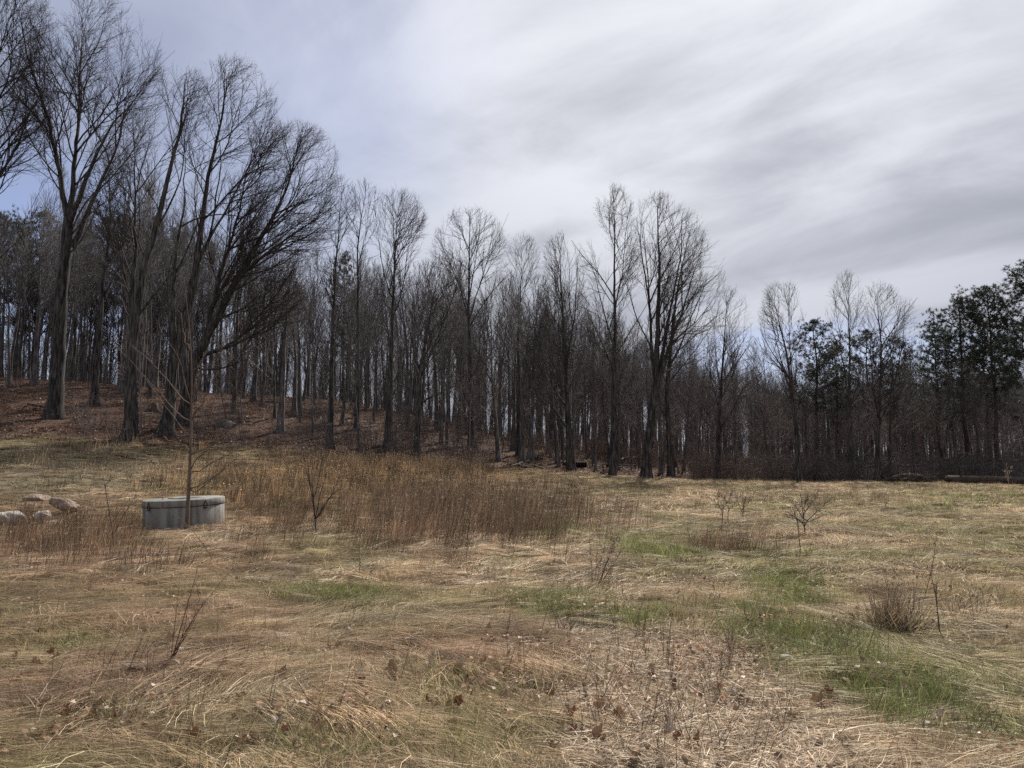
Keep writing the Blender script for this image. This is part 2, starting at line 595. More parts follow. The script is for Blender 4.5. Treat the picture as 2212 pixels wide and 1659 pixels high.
# ------------------------------------------------------------------ ground sheet
def build_ground():
    ys = np.concatenate([np.arange(-8, 3, .5), np.arange(3, 14, .11), np.arange(14, 30, .22), np.arange(30, 82, .45), np.geomspace(82, 2600, 34)])
    us = np.concatenate([np.linspace(-3.2, -.95, 14, endpoint=False), np.linspace(-.95, .95, 300), np.linspace(.95, 3.2, 15)[1:]])
    Yg, Ug = np.meshgrid(ys, us, indexing='ij')
    Xg = Ug * np.maximum(Yg, 0) + Ug * np.clip(9 - Yg, 0, 30) * .55
    x = Xg.ravel(); y = Yg.ravel(); z = height(x, y)
    ny, nx = Yg.shape
    i = (np.arange(ny - 1) * nx)[:, None] + np.arange(nx - 1)[None]
    T = np.concatenate([np.stack([i, i + 1, i + nx + 1], -1).reshape(-1, 3), np.stack([i, i + nx + 1, i + nx], -1).reshape(-1, 3)])
    zn = zones(x, y, z)
    def m3(c, w, k): return c * (1 - w[:, None]) + np.array(k)[None] * w[:, None]
    c = np.tile(np.array([.15, .112, .07]), (len(x), 1))
    c = m3(c, np.clip((zn['n2'] - .42) * 2, 0, 1), [.155, .135, .07])
    c = m3(c, zn['mound'] * .7, [.155, .125, .085])
    c = m3(c, zn['orange'] * .8, [.19, .12, .06])
    c = m3(c, zn['red'] * .7, [.17, .105, .065])
    c = m3(c, np.clip(zn['green'] * 1.2, 0, 1) * .8, [.085, .088, .040])
    c = m3(c, zn['bare'] * .92, [.37, .28, .195])
    c = m3(c, zn['gap_shade'] * .8, [.05, .038, .026])  # darkened colour stands in for shade down between the blades
    c = m3(c, zn['litter'], [.070, .041, .029])
    far = sstep((y - 300) / 300)
    c = m3(c, far, [.08, .065, .05])
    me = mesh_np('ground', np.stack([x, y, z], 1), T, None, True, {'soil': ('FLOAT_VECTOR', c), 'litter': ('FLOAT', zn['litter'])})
    m, k, bs, out = material('ground_cover', .95)
    bs.inputs['Specular IOR Level'].default_value = .1
    a = k.n('ShaderNodeAttribute', attribute_type='GEOMETRY', attribute_name='soil')
    geo = k.n('ShaderNodeNewGeometry')
    nz = k.n('ShaderNodeTexNoise'); nz.inputs['Scale'].default_value = 9; nz.inputs['Detail'].default_value = 8; nz.inputs['Roughness'].default_value = .7
    k.l(geo.outputs['Position'], nz.inputs['Vector'])
    vo = k.n('ShaderNodeTexVoronoi'); vo.inputs['Scale'].default_value = 15
    k.l(geo.outputs['Position'], vo.inputs['Vector'])
    v = k.math('ADD', .35, k.math('MULTIPLY', k.ramp(nz.outputs['Fac'], .25, .75), 1.25))
    lf = k.n('ShaderNodeAttribute', attribute_type='GEOMETRY', attribute_name='litter')
    vs = k.n('ShaderNodeSeparateColor'); k.l(vo.outputs['Color'], vs.inputs[0])
    leafv = k.math('ADD', .55, k.math('MULTIPLY', vs.outputs[0], 1.0))
    f = k.math('MULTIPLY', v, k.math('ADD', k.math('SUBTRACT', 1.0, lf.outputs['Fac']), k.math('MULTIPLY', lf.outputs['Fac'], leafv)))
    k.l(k.mix(1.0, a.outputs['Color'], f, 'MULTIPLY'), bs.inputs['Base Color'])
    bp = k.n('ShaderNodeBump'); bp.inputs['Strength'].default_value = .9; bp.inputs['Distance'].default_value = .03
    k.l(nz.outputs['Fac'], bp.inputs['Height']); k.l(bp.outputs[0], bs.inputs['Normal'])
    me.materials.append(m)
    o = bpy.data.objects.new('ground', me)
    col.objects.link(o)
    tag(o, 'open field of matted dead grass rising to a leaf covered wooded hill', None, None, 'structure')


build_ground()


# ------------------------------------------------------------------ trees
def smooth_line(L, step, rg, wig):
    L = np.asarray(L, float)
    s = np.concatenate([[0], np.cumsum(np.linalg.norm(np.diff(L, axis=0), axis=1))])
    k = max(3, int(s[-1] / step))
    t = np.linspace(0, s[-1], k + 1)
    Q = np.stack([np.interp(t, s, L[:, c]) for c in range(3)], 1)
    for _ in range(3):
        Q[1:-1] = (Q[:-2] + 2 * Q[1:-1] + Q[2:]) / 4
    w = np.cumsum(rg.normal(0, wig, (k + 1, 3)), 0) * np.array([1, 1, .2])
    w -= w[0] * (1 - t / s[-1])[:, None] + w[-1] * (t / s[-1])[:, None]
    return Q + w


def branch_polys(rg, S, Dv, L, K, wig, up):
    n = len(S)
    P = np.zeros((n, K + 1, 3)); P[:, 0] = S
    d = Dv.copy(); w = np.zeros((n, 3))
    for k in range(1, K + 1):
        w = .6 * w + rg.normal(0, wig, (n, 3))
        d = norm(d + w + np.array([0, 0, up / K]))
        P[:, k] = P[:, k - 1] + d * (L / K)[:, None]
    return P


def offshoots(rg, P, L, rad, spacing, f0, ang, axis_xy, out_bias=.6, lo=1, hi=40, up=0.0):
    """children along polylines P (n,K+1,3) -> start, dir, fraction, parent index, local parent radius"""
    n, K1 = P.shape[:2]
    cnt = np.clip((L * (1 - f0) / spacing + rg.random(n)).astype(int), lo, hi)
    par = np.repeat(np.arange(n), cnt)
    i = np.arange(len(par)) - np.repeat(np.cumsum(cnt) - cnt, cnt)
    f = f0 + (1 - f0) * (i + rg.random(len(par))) / cnt[par]
    f = np.clip(f, 0, .985)
    x = f * (K1 - 1); a = np.minimum(x.astype(int), K1 - 2); t = (x - a)[:, None]
    S = P[par, a] * (1 - t) + P[par, a + 1] * t
    T = norm(P[par, a + 1] - P[par, a])
    v = rg.normal(0, 1, (len(par), 3)); v = norm(v - (v * T).sum(1, keepdims=True) * T)
    out = S - axis_xy; out[:, 2] = 0
    flip = ((v * out).sum(1) < 0) & (rg.random(len(par)) < out_bias)
    v[flip] *= -1
    an = np.abs(rg.normal(ang, ang * .28, len(par)))[:, None]
    d = norm(T * np.cos(an) + v * np.sin(an) + np.array([0, 0, up]))
    return S, d, f, par, rad(par, f)


def grow_tree(rg, lines, base_r, env, wig=.05, spac=(.46, .42, .29, .21), ang=(.70, .58, .6, .65), caps=(6.2, 2.6, 1.0, .45), up=(.55, .35, .25, .2),
              f_trunk=.32, flare=1.5, limb_r=.05, max_limbs=8, sides=9, tw=.0068, levels=4, rk=.0088, min_l=.25):
    C = np.array([e[0] for e in env]); E = np.array([e[1] for e in env])

    def reach(S, d, cap):
        ts = np.linspace(.15, 1.0, 18)
        p = S[:, None] + norm(d + np.array([0, 0, .25]))[:, None] * (ts * cap)[None, :, None]
        q = (((p[:, :, None] - C[None, None]) / E[None, None]) ** 2).sum(-1).min(-1) < 1
        last = np.where(q.any(1), 17 - q[:, ::-1].argmax(1), -1)
        return np.where(last >= 0, ts[np.maximum(last, 0)] * cap, 0)

    trunk = MB(); limbs = []; crown = MB()
    axis = np.zeros(3)
    Ls = [np.asarray(l, float) for l in lines]
    polys = [smooth_line(l, .5, rg, wig * (.35 if i == 0 else .6)) for i, l in enumerate(Ls)]
    # trunk radius
    tp = polys[0]
    s = np.linspace(0, 1, len(tp))
    forks = any(np.linalg.norm(l[0] - Ls[0][-1]) < 1.0 for l in Ls[1:])
    end = .62 if forks else .06
    r = base_r * (1 - (1 - end) * s ** (1.1 if forks else .85))
    h = np.clip(tp[:, 2] - tp[0, 2], 0, None)
    rt = r * (1 + (flare - 1) * np.exp(-h / .45))
    pts = np.concatenate([tp[:1] - [[0, 0, .5]], tp]); rr = np.concatenate([[rt[0] * 1.1], rt])
    wob = 1 + .09 * np.sin(np.arange(len(rr))[:, None] * .9 + np.arange(sides)[None] * 2.3) * rg.random((len(rr), sides))
    trunk.tube(pts, rr, sides, wob=wob)
    stems = [(tp, r)]
    for p in polys[1:]:
        allp = np.concatenate([q[0] for q in stems]); allr = np.concatenate([q[1] for q in stems])
        j = np.linalg.norm(allp - p[0], axis=1).argmin()
        p = p.copy(); p[0] = allp[j]
        ln = np.linalg.norm(np.diff(p, axis=0), axis=1).sum()
        r0 = min(allr[j] * .68, .02 + .017 * ln)
        q = r0 * (1 - .92 * np.linspace(0, 1, len(p)) ** .75)
        stems.append((p, q))
        mb = MB(); mb.tube(p, q, 7); limbs.append(mb)
    # level 1 from the stems
    S = []; D = []; RL = []
    K = 12
    for i, (p, q) in enumerate(stems):
        ln = np.linalg.norm(np.diff(p, axis=0), axis=1).sum()
        x = np.linspace(0, len(p) - 1, K + 1)
        P1 = np.stack([np.interp(x, np.arange(len(p)), p[:, c]) for c in range(3)], 1)[None]
        f0 = f_trunk if i == 0 else .12
        s_, d_, f_, _, r_ = offshoots(rg, P1, np.array([ln]), lambda par, f: np.interp(f * (len(p) - 1), np.arange(len(p)), q), spac[0], f0, ang[0], axis, .55)
        S.append(s_); D.append(d_); RL.append(r_)
        if not (i == 0 and forks):
            t = norm(p[-1] - p[-3]); m = 4
            S.append(np.repeat(p[-1:], m, 0)); D.append(norm(t[None] + rg.normal(0, .28, (m, 3)))); RL.append(np.full(m, max(q[-1], .02)))
    S = np.concatenate(S); D = np.concatenate(D); RL = np.concatenate(RL)
    for lev in range(levels):
        if lev == 0 or lev == 1 or lev == 2:
            L = reach(S, D, caps[lev]) * rg.uniform(.72, 1.04, len(S))
        else:
            L = caps[lev] * rg.uniform(.4, 1.1, len(S))
        k = L > min_l * (1 if lev < 3 else .2)
        S, D, L, RL = S[k], D[k], L[k], RL[k]
        if not len(S):
            break
        R0 = np.minimum(RL * .8, .0045 + rk * L); R0 = np.maximum(R0, tw)
        if lev < 2:
            Kb = 7 if lev == 0 else 5
            P = branch_polys(rg, S, D, L, Kb, wig * (1.1 if lev == 0 else 1.5), up[lev])
            order = np.argsort(-R0)
            nl = 0
            for i in order:
                rad = R0[i] * (1 - .80 * np.linspace(0, 1, Kb + 1)) + .002
                if lev == 0 and R0[i] > limb_r and len(limbs) < max_limbs:
                    mb = MB(); mb.tube(P[i], rad, 6); limbs.append(mb)
                else:
                    crown.tube(P[i], rad, 5 if R0[i] > .03 else 3, cap=False)
            S, D, f, par, RL = offshoots(rg, P, L, lambda par, f: R0[par] * (1 - .8 * f), spac[lev + 1], .10 if lev else .14, ang[lev + 1], axis, .5)
            # the tips go on as thin twigs
            tips = P[:, -1]; td = norm(P[:, -1] - P[:, -2])
            S = np.concatenate([S, tips]); D = np.concatenate([D, norm(td + rg.normal(0, .15, td.shape))]); RL = np.concatenate([RL, np.full(len(tips), .01)])
        elif lev == 2:
            P = branch_polys(rg, S, D, L, 2, wig * 2, up[2])
            crown.cones(P[:, 0], P[:, 1], P[:, 2], np.maximum(R0 * .9, tw))
            if levels > 3:
                S, D, f, par, RL = offshoots(rg, P, L, lambda par, f: np.full(len(par), .008), spac[3], .15, ang[3], axis, .3)
        else:
            D = norm(D + np.array([0, 0, up[3]]))
            crown.spikes(S, S + D * L[:, None], np.full(len(S), tw * .85))
    return trunk, limbs, crown


def in_ellipsoid(rg, n, c, r):
    v = norm(rg.normal(0, 1, (n, 3))) * (rg.random(n) ** (1 / 2.6))[:, None]
    return v * np.asarray(r)[None] + np.asarray(c)[None]


def hero(label, px, Y, base_r, crowns, stems=None, seed=0, n_attr=None, name='bare_tree', cat='tree', group='bare trees along the edge of the wood', depth=.85, up=None, **kw):
    rg = np.random.default_rng(seed * 101 + int(px + 900) * 7 + 3)
    x = x_at(px, Y)
    base = np.array([x, Y, float(height(x, Y))])
    scale = Y / F
    lines = []
    if stems is None:
        cm = max(crowns, key=lambda c: c[2] * c[3])
        e = at(cm[0], cm[1] - .35 * cm[3], Y)
        lines = [[base, base * .5 + e * .5 + rg.normal(0, .25, 3) * np.array([1, 1, 0]), e]]
    else:
        for li, s in enumerate(stems):
            drift = rg.normal(0, .55) if li else 0
            L = []
            for q, p in enumerate(s):
                L.append(base if (li == 0 and q == 0) else at(p[0], p[1], Y + drift * q))
            lines.append(L)
    lines = [[np.asarray(p) - base for p in L] for L in lines]
    env = []
    for c in crowns:
        env.append((at(c[0], c[1], Y) - base, np.array([c[2] * scale * 1.16, max(c[2] * scale * depth, 1.2), c[3] * scale * 1.08])))
    tr, lb, cr = grow_tree(rg, lines, base_r, env, **kw)
    t = thing(name, base, label, cat, group)
    tr.build('trunk', M_BARK, t)
    for l in lb:
        l.build('limb', M_BARK, t)
    cr.build('crown', M_TWIG, t)
    return t


def build_heroes():
    H = hero
    H('tall bare maple with forked stems, first big tree from the left', 118, 42, .42,
      [(180, 150, 150, 190), (70, 210, 70, 220), (270, 260, 80, 120)],
      [[(118, 920), (126, 700), (143, 520), (150, 470)], [(148, 480), (122, 330), (108, 250), (60, 120), (40, 20)], [(150, 470), (166, 340), (172, 200), (178, 60)],
       [(150, 480), (190, 365), (240, 275), (300, 200)], [(140, 560), (200, 420), (262, 300), (270, 230)]], seed=1, wig=.07)
    H('big bare maple cut off by the left margin, limbs reaching into view', -75, 40, .45,
      [(-60, 120, 170, 230), (60, 300, 90, 120)],
      [[(-75, 930), (-70, 700), (-60, 560)], [(-60, 560), (0, 370), (90, 270)], [(-60, 560), (-40, 300), (0, 120), (20, 40)], [(-62, 600), (-120, 300), (-140, 100)], [(-65, 640), (-10, 560), (60, 500)]], seed=2, wig=.07)
    H('thick furrowed maple leaning slightly right at the foot of the hill behind the sapling', 280, 39, .36,
      [(385, 230, 75, 95), (295, 350, 80, 140), (230, 470, 70, 120)],
      [[(280, 945), (290, 740), (310, 590), (342, 480), (370, 360), (393, 240), (400, 170)], [(288, 760), (291, 560), (293, 420), (290, 320)], [(291, 700), (260, 540), (240, 420)], [(296, 690), (350, 620), (400, 560)]], seed=3, wig=.07)
    H('straight stout maple with flared roots on the leafy slope', 358, 41, .34,
      [(500, 230, 90, 110), (430, 330, 70, 130), (555, 340, 75, 90)],
      [[(358, 925), (367, 780), (395, 680), (415, 600), (432, 470), (458, 330), (482, 235), (485, 160)], [(408, 630), (450, 520), (520, 390), (560, 310)], [(370, 760), (372, 560), (392, 420), (400, 330)]], seed=4, wig=.07, flare=1.9)
    H('large maple leaning far to the right with low sweeping limbs', 395, 44, .40,
      [(635, 370, 95, 110), (560, 480, 130, 110), (670, 470, 70, 80), (560, 650, 100, 90)],
      [[(395, 895), (420, 790), (463, 700), (520, 594), (567, 510), (620, 420), (640, 330)], [(470, 690), (540, 660), (610, 640)], [(430, 770), (520, 740), (600, 690), (650, 655)], [(520, 594), (600, 530), (680, 480), (730, 440)], [(440, 740), (480, 560), (520, 440), (545, 330)], [(420, 800), (490, 795), (560, 760)]], seed=5, wig=.07)
    H('slim tall tree alone at the corner of the wood right of the leaning maple', 716, 44, .17,
      [(738, 470, 38, 95), (725, 600, 40, 80)], [[(716, 955), (718, 800), (722, 620), (730, 500), (738, 420)]], seed=6)
    H('slim tree with a narrow two stemmed crown above the pale gap', 770, 50, .18,
      [(785, 460, 40, 75), (775, 560, 40, 80)], [[(770, 950), (773, 800), (772, 640), (770, 540), (788, 430)], [(772, 600), (795, 500), (812, 430)]], seed=7)
    H('tree with a neat round crown standing over the middle of the hill edge', 835, 46, .21,
      [(858, 495, 60, 90), (850, 620, 45, 70)], [[(835, 955), (842, 800), (847, 640), (852, 560), (858, 470)], [(846, 650), (820, 540), (812, 470)], [(850, 590), (885, 510), (900, 470)]], seed=8)
    H('dark crooked tree with a low bare limb on its right, near the grass', 898, 45, .20,
      [(945, 640, 55, 90), (900, 720, 60, 90), (990, 790, 60, 60)], [[(898, 962), (905, 880), (905, 800), (925, 700), (945, 600)], [(905, 870), (950, 850), (1010, 820)], [(905, 800), (880, 700), (870, 620)]], seed=9)
    H('tall tree with spreading vase crown near the middle of the wood', 1018, 54, .24,
      [(1015, 525, 70, 80), (965, 560, 40, 60), (1060, 570, 40, 70)], [[(1018, 950), (1017, 800), (1014, 650), (1016, 560), (1015, 480)], [(1015, 700), (990, 610), (955, 530)], [(1016, 690), (1035, 610), (1075, 550)]], seed=10)
    H('thin tree with small fan crown between two taller neighbours', 1119, 54, .16,
      [(1127, 570, 38, 72)], [[(1119, 978), (1120, 800), (1122, 660), (1126, 560)]], seed=11)
    H('maple with low drooping side limbs, its trunk in front of the black disc harrow', 1231, 50, .23,
      [(1212, 610, 45, 110), (1240, 640, 35, 110), (1215, 760, 75, 90), (1200, 850, 60, 60)],
      [[(1231, 1020), (1228, 900), (1222, 780), (1214, 640), (1210, 550)], [(1225, 880), (1200, 850), (1170, 760)], [(1222, 790), (1245, 660), (1248, 560)], [(1228, 930), (1190, 870), (1150, 830)]], seed=12)
    H('tallest straight tree of the right half, in front of the old hay rake wheel', 1322, 48.5, .23,
      [(1325, 500, 48, 105), (1290, 600, 45, 110), (1350, 600, 40, 110), (1318, 740, 60, 80)],
      [[(1322, 1026), (1325, 900), (1328, 760), (1326, 640), (1328, 520), (1326, 440)], [(1328, 760), (1300, 660), (1275, 560)], [(1326, 690), (1345, 580), (1355, 470)], [(1328, 800), (1290, 720), (1265, 660)]], seed=13)
    H('broad many stemmed maple with a thick base right of the hay rake', 1395, 49, .34,
      [(1420, 540, 60, 130), (1470, 560, 60, 120), (1390, 600, 40, 130), (1430, 740, 80, 80)],
      [[(1395, 1031), (1405, 920), (1417, 830), (1420, 700), (1425, 560), (1420, 450)], [(1415, 850), (1405, 700), (1385, 560), (1375, 470)], [(1418, 830), (1445, 690), (1465, 560), (1475, 460)], [(1416, 850), (1440, 760), (1490, 620), (1515, 540)]], seed=14)
    H('dark trunk bending right above its base just right of the broad maple', 1450, 52, .24,
      [(1510, 600, 52, 110), (1470, 620, 50, 110), (1530, 720, 40, 90)],
      [[(1450, 1023), (1442, 930), (1440, 820), (1450, 720), (1470, 600), (1490, 500)], [(1442, 800), (1490, 700), (1530, 590)], [(1450, 740), (1510, 690), (1545, 640)]], seed=15)
    H('medium tree with a low right fork and a thin pointed crown', 1549, 51, .19,
      [(1575, 720, 45, 100), (1555, 800, 55, 90), (1595, 800, 40, 90)],
      [[(1549, 1032), (1555, 930), (1558, 820), (1565, 720), (1570, 660)], [(1553, 930), (1590, 870), (1620, 800)], [(1557, 860), (1545, 760), (1540, 680)]], seed=16)
    H('slender twin stemmed tree leaning left in the open gap before the pines', 1728, 50, .20,
      [(1675, 690, 30, 80), (1705, 690, 35, 80), (1690, 800, 45, 70)],
      [[(1728, 1037), (1722, 950), (1712, 870), (1698, 760), (1680, 690), (1672, 650)], [(1714, 880), (1708, 760), (1702, 660)]], seed=17)
    H('tall bare tree rising in front of the left rounded pine', 1838, 52, .18,
      [(1832, 670, 40, 85), (1822, 780, 48, 80)], [[(1838, 1037), (1836, 930), (1834, 800), (1832, 660)], [(1835, 850), (1815, 740), (1805, 660)]], seed=18)
    H('bare tree with dark lower trunk and a fan of upright stems among the pines', 1897, 51, .20,
      [(1900, 690, 45, 85), (1945, 720, 45, 85), (1920, 820, 60, 80)],
      [[(1897, 1037), (1897, 960), (1900, 880), (1905, 760), (1895, 660)], [(1898, 920), (1925, 850), (1950, 740), (1955, 660)], [(1898, 900), (1880, 800), (1875, 700)]], seed=19)
    H('bare trunk with pale curved stem beside the brush heap', 1922, 50, .13,
      [(1925, 800, 40, 80), (1940, 880, 35, 60)], [[(1922, 1040), (1920, 960), (1922, 860), (1930, 760)]], seed=20)
    H('crooked low tree with wide drooping branches behind the brush heap', 2028, 51, .17,
      [(2075, 860, 70, 80), (2020, 900, 50, 60), (2110, 930, 60, 50)], [[(2028, 1037), (2035, 980), (2048, 920), (2065, 850), (2080, 800)], [(2036, 985), (2025, 930), (2018, 880)], [(2048, 920), (2095, 900), (2140, 900)]], seed=21)
    H('slim pole tree left of the wood corner with forked top', 505, 50, .16,
      [(520, 560, 40, 90)], [[(505, 880), (510, 760), (515, 640), (520, 520)]], seed=22)
    H('grey trunk half way up the leafy slope between the two front maples', 205, 47, .24,
      [(225, 420, 60, 110), (260, 520, 50, 80)], [[(205, 890), (215, 760), (228, 600), (240, 470), (235, 360)], [(222, 640), (270, 560), (290, 470)]], seed=23, wig=.07, flare=1.8)


build_heroes()


def forest_variant(seed, H=12.0, base_r=.11, crown_w=1.3, lo=.42):
    rg = np.random.default_rng(seed)
    lean = rg.normal(0, .35, 2)
    e = np.array([lean[0], lean[1], H * .84])
    mid = e * .5 + np.array([rg.normal(0, .18), rg.normal(0, .18), 0])
    lines = [[np.zeros(3), mid, e]]
    if rg.random() < .4:
        s = mid * (.9 + rg.random() * .3)
        lines.append([s, s + np.array([rg.normal(0, .6), rg.normal(0, .6), H * .22]), s + np.array([rg.normal(0, 1.0), rg.normal(0, 1.0), H * .42])])
    cz = H * (lo + 1) / 2
    env = [(np.array([e[0], e[1], cz]), np.array([crown_w, crown_w, H * (1 - lo) / 2]))]
    tr, lb, cr = grow_tree(rg, lines, base_r, env, wig=.05, spac=(.42, .42, .36, .2), caps=(3.4, 1.5, .8, .4), ang=(.50, .5, .55, .6), up=(.5, .35, .3, .2), f_trunk=.36,
                           limb_r=9, max_limbs=0, sides=6, tw=.0085, levels=3, rk=.007)
    for l in lb:
        V1, T1, S1 = l.arrays(); cr.add(V1, T1, S1)
    return tr.mesh('trunk', M_BARK2), cr.mesh('crown', M_TWIG2)


FOREST = [forest_variant(100 + i, H=12, base_r=[.10, .13, .11, .15, .09, .12, .20, .23][i], crown_w=[1.2, 1.6, 1.3, 2.0, 1.1, 1.5, 1.9, 1.7][i],
                         lo=[.45, .4, .55, .4, .5, .35, .5, .6][i]) for i in range(8)]
TOP_PX = np.array([-500, 0, 300, 500, 620, 800, 1000, 1200, 1400, 1600, 1700, 1800, 2000, 2212, 2700.])
TOP_PY = np.array([400, 420, 410, 470, 535, 555, 560, 600, 680, 740, 780, 770, 770, 750, 740.])


def build_forest():
    rg = np.random.default_rng(5)
    pts = []
    tries = 0
    groups = [(-420, 100, 'on the hill crest left of the first big maple', 26), (100, 210, 'on the crest between the first big maple and the grey trunk', 18),
              (210, 330, 'on the crest behind the furrowed leaning maple', 18), (330, 480, 'on the crest behind the big right leaning maple', 18), (480, 640, 'under the long limbs of the leaning maple', 20),
              (640, 780, 'around the green pine top on the hill', 22), (780, 910, 'on the hill behind the neat round crown', 22), (910, 1040, 'below the vase shaped crown of the hill edge', 22), (1040, 1240, 'above the small log heap', 28),
              (1240, 1400, 'behind the hay rake', 22), (1400, 1560, 'behind the broad many stemmed maple', 20), (1560, 1710, 'in the open gap left of the pines', 18),
              (1710, 1850, 'around the leftmost rounded pine', 16), (1850, 2010, 'behind the brush heap', 16), (2010, 2560, 'behind the fallen trunk', 22)]
    for lo, hi, where, cnt in groups:
        got = 0; tries = 0
        while got < cnt and tries < 20000:
            tries += 1
            px = rg.uniform(lo, hi)
            ye = float(smooth_interp(px, T_PX, T_YE)); yc = float(smooth_interp(px, C_PX, C_YC))
            Y = ye + 1.5 + (yc + 16 - ye) * rg.random() ** (1.0)
            if px < 560 and Y < 52: continue
            x = x_at(px, Y)
            if any((x - q[0]) ** 2 + (Y - q[1]) ** 2 < 1.1 ** 2 for q in pts): continue
            pts.append((x, Y)); got += 1
            z = float(height(x, Y))
            tp = float(np.interp(px, TOP_PX, TOP_PY)) + rg.normal(0, 32) + 12
            h = CAM_Z + Y * float(slope(tp)) - z
            h = min(max(h, 6.5), 21) * rg.uniform(.74, 1.08)
            vi = rg.integers(8); tm, cm = FOREST[vi]
            s = h / 12
            kind = 'stout dark tree ' if vi >= 6 else 'thin bare tree '
            t = thing('forest_tree', (x, Y, z), kind + where, 'tree', kind.replace('tree ', 'trees ') + where)
            t.rotation_euler = (rg.normal(0, .02), rg.normal(0, .02), rg.uniform(0, 6.28)); t.scale = (s ** .8, s ** .8, s)
            for nm, me in (('trunk', tm), ('crown', cm)):
                o = bpy.data.objects.new(nm, me); o.parent = t; col.objects.link(o)
    return pts


FOREST_PTS = build_forest()


# ------------------------------------------------------------------ scattering of uncountable cover
def scatter(name, X, Y, rot, scl, idx, sources, tint=None, label=None, dz=0.0, kind='stuff'):
    Z = height(X, Y) + dz
    at_ = {'rot': ('FLOAT_VECTOR', rot), 'scl': ('FLOAT', scl), 'idx': ('INT', idx)}
    if tint is not None:
        at_['tint'] = ('FLOAT_VECTOR', tint)
    me = mesh_np(name, np.stack([X, Y, Z], 1), np.zeros((0, 3)), None, False, at_)
    o = bpy.data.objects.new(name, me); col.objects.link(o)
    c = bpy.data.collections.new(name + '_sources')
    for q, m in enumerate(sources):
        c.objects.link(bpy.data.objects.new('%s_source_%02d' % (name, q), m))
    ng = bpy.data.node_groups.new(name, 'GeometryNodeTree')
    ng.interface.new_socket('Geometry', in_out='INPUT', socket_type='NodeSocketGeometry')
    ng.interface.new_socket('Geometry', in_out='OUTPUT', socket_type='NodeSocketGeometry')
    N = ng.nodes.new; L = ng.links.new
    gi = N('NodeGroupInput'); go = N('NodeGroupOutput')
    ci = N('GeometryNodeCollectionInfo'); ci.inputs['Collection'].default_value = c
    ci.inputs['Separate Children'].default_value = True; ci.inputs['Reset Children'].default_value = True
    ip = N('GeometryNodeInstanceOnPoints'); ip.inputs['Pick Instance'].default_value = True
    def na(t, nm):
        a = N('GeometryNodeInputNamedAttribute'); a.data_type = t; a.inputs['Name'].default_value = nm
        return a.outputs['Attribute']
    L(gi.outputs[0], ip.inputs['Points']); L(ci.outputs[0], ip.inputs['Instance'])
    L(na('INT', 'idx'), ip.inputs['Instance Index'])
    L(na('FLOAT_VECTOR', 'rot'), ip.inputs['Rotation'])
    L(na('FLOAT', 'scl'), ip.inputs['Scale'])
    L(ip.outputs[0], go.inputs[0])
    md = o.modifiers.new('scatter', 'NODES'); md.node_group = ng
    tag(o, label, None, None, kind)
    return o


def field_points(rg, n, y0, y1, margin=330, bias=1.0):
    """points over the visible field between depths, density falling with distance"""
    u = rg.random(n)
    Y = (y0 ** bias + u * (y1 ** bias - y0 ** bias)) ** (1 / bias)
    px = rg.uniform(-margin, 2212 + margin, n)
    return x_at(px, Y), Y


def lean_dir(X, Y):
    """way the grass lies: combed to the right and away, in swirls"""
    return R(18) + (fbm(X / 2.6, Y / 2.6, 61, 3) - .5) * 4.2 + (fbm(X / .8, Y / .8, 71, 2) - .5) * 1.4


def blades_mat(rg, n, L, W, spread, elev=(.05, .45), yawj=.35, seg=4, curl=.5):
    mb = MB()
    a = rg.uniform(0, 6.283, n); rr = spread * np.sqrt(rg.random(n))
    b = np.stack([rr * np.cos(a) - L * .35, rr * np.sin(a), np.zeros(n)], 1)
    yaw = rg.normal(0, yawj, n); el = rg.uniform(elev[0], elev[1], n)
    ln = L * rg.uniform(.5, 1.15, n)
    t = np.linspace(0, 1, seg + 1)
    bend = rg.normal(0, curl, n)
    C = np.zeros((n, seg + 1, 3))
    for k in range(1, seg + 1):
        ang = yaw + bend * t[k]
        e = el * (1 - 1.9 * t[k])
        st = (ln / seg)[:, None] * np.stack([np.cos(ang) * np.cos(e), np.sin(ang) * np.cos(e), np.sin(e)], 1)
        C[:, k] = C[:, k - 1] + st
    C += b[:, None]
    C[..., 2] = np.maximum(C[..., 2], 0.004) + rg.uniform(0, .03, n)[:, None]
    side = np.stack([-np.sin(yaw), np.cos(yaw), rg.normal(0, .5, n)], 1); side = norm(side)
    w = W * rg.uniform(.6, 1.2, n)[:, None] * (1 - .75 * t[None] ** 2)
    mb.ribbons(C, side, w, rg.random(n))
    return mb


def blades_tuft(rg, n, H, W, spread, lean=.35, seg=3):
    mb = MB()
    a = rg.uniform(0, 6.283, n); rr = spread * np.sqrt(rg.random(n))
    b = np.stack([rr * np.cos(a), rr * np.sin(a), np.full(n, -.01)], 1)
    dz = norm(np.stack([rg.normal(0, lean, n), rg.normal(0, lean, n), np.ones(n)], 1))
    ln = H * rg.uniform(.4, 1.15, n)
    t = np.linspace(0, 1, seg + 1)
    droop = rg.normal(0, .35, (n, 2)) * ln[:, None]
    C = b[:, None] + dz[:, None] * (ln[:, None] * t[None])[..., None]
    C[..., 0] += droop[:, :1] * t[None] ** 2; C[..., 1] += droop[:, 1:] * t[None] ** 2
    side = norm(np.stack([rg.normal(0, 1, n), rg.normal(0, 1, n), np.zeros(n)], 1))
    w = W * rg.uniform(.6, 1.2, n)[:, None] * (1 - .8 * t[None])
    mb.ribbons(C, side, w, rg.random(n))
    return mb


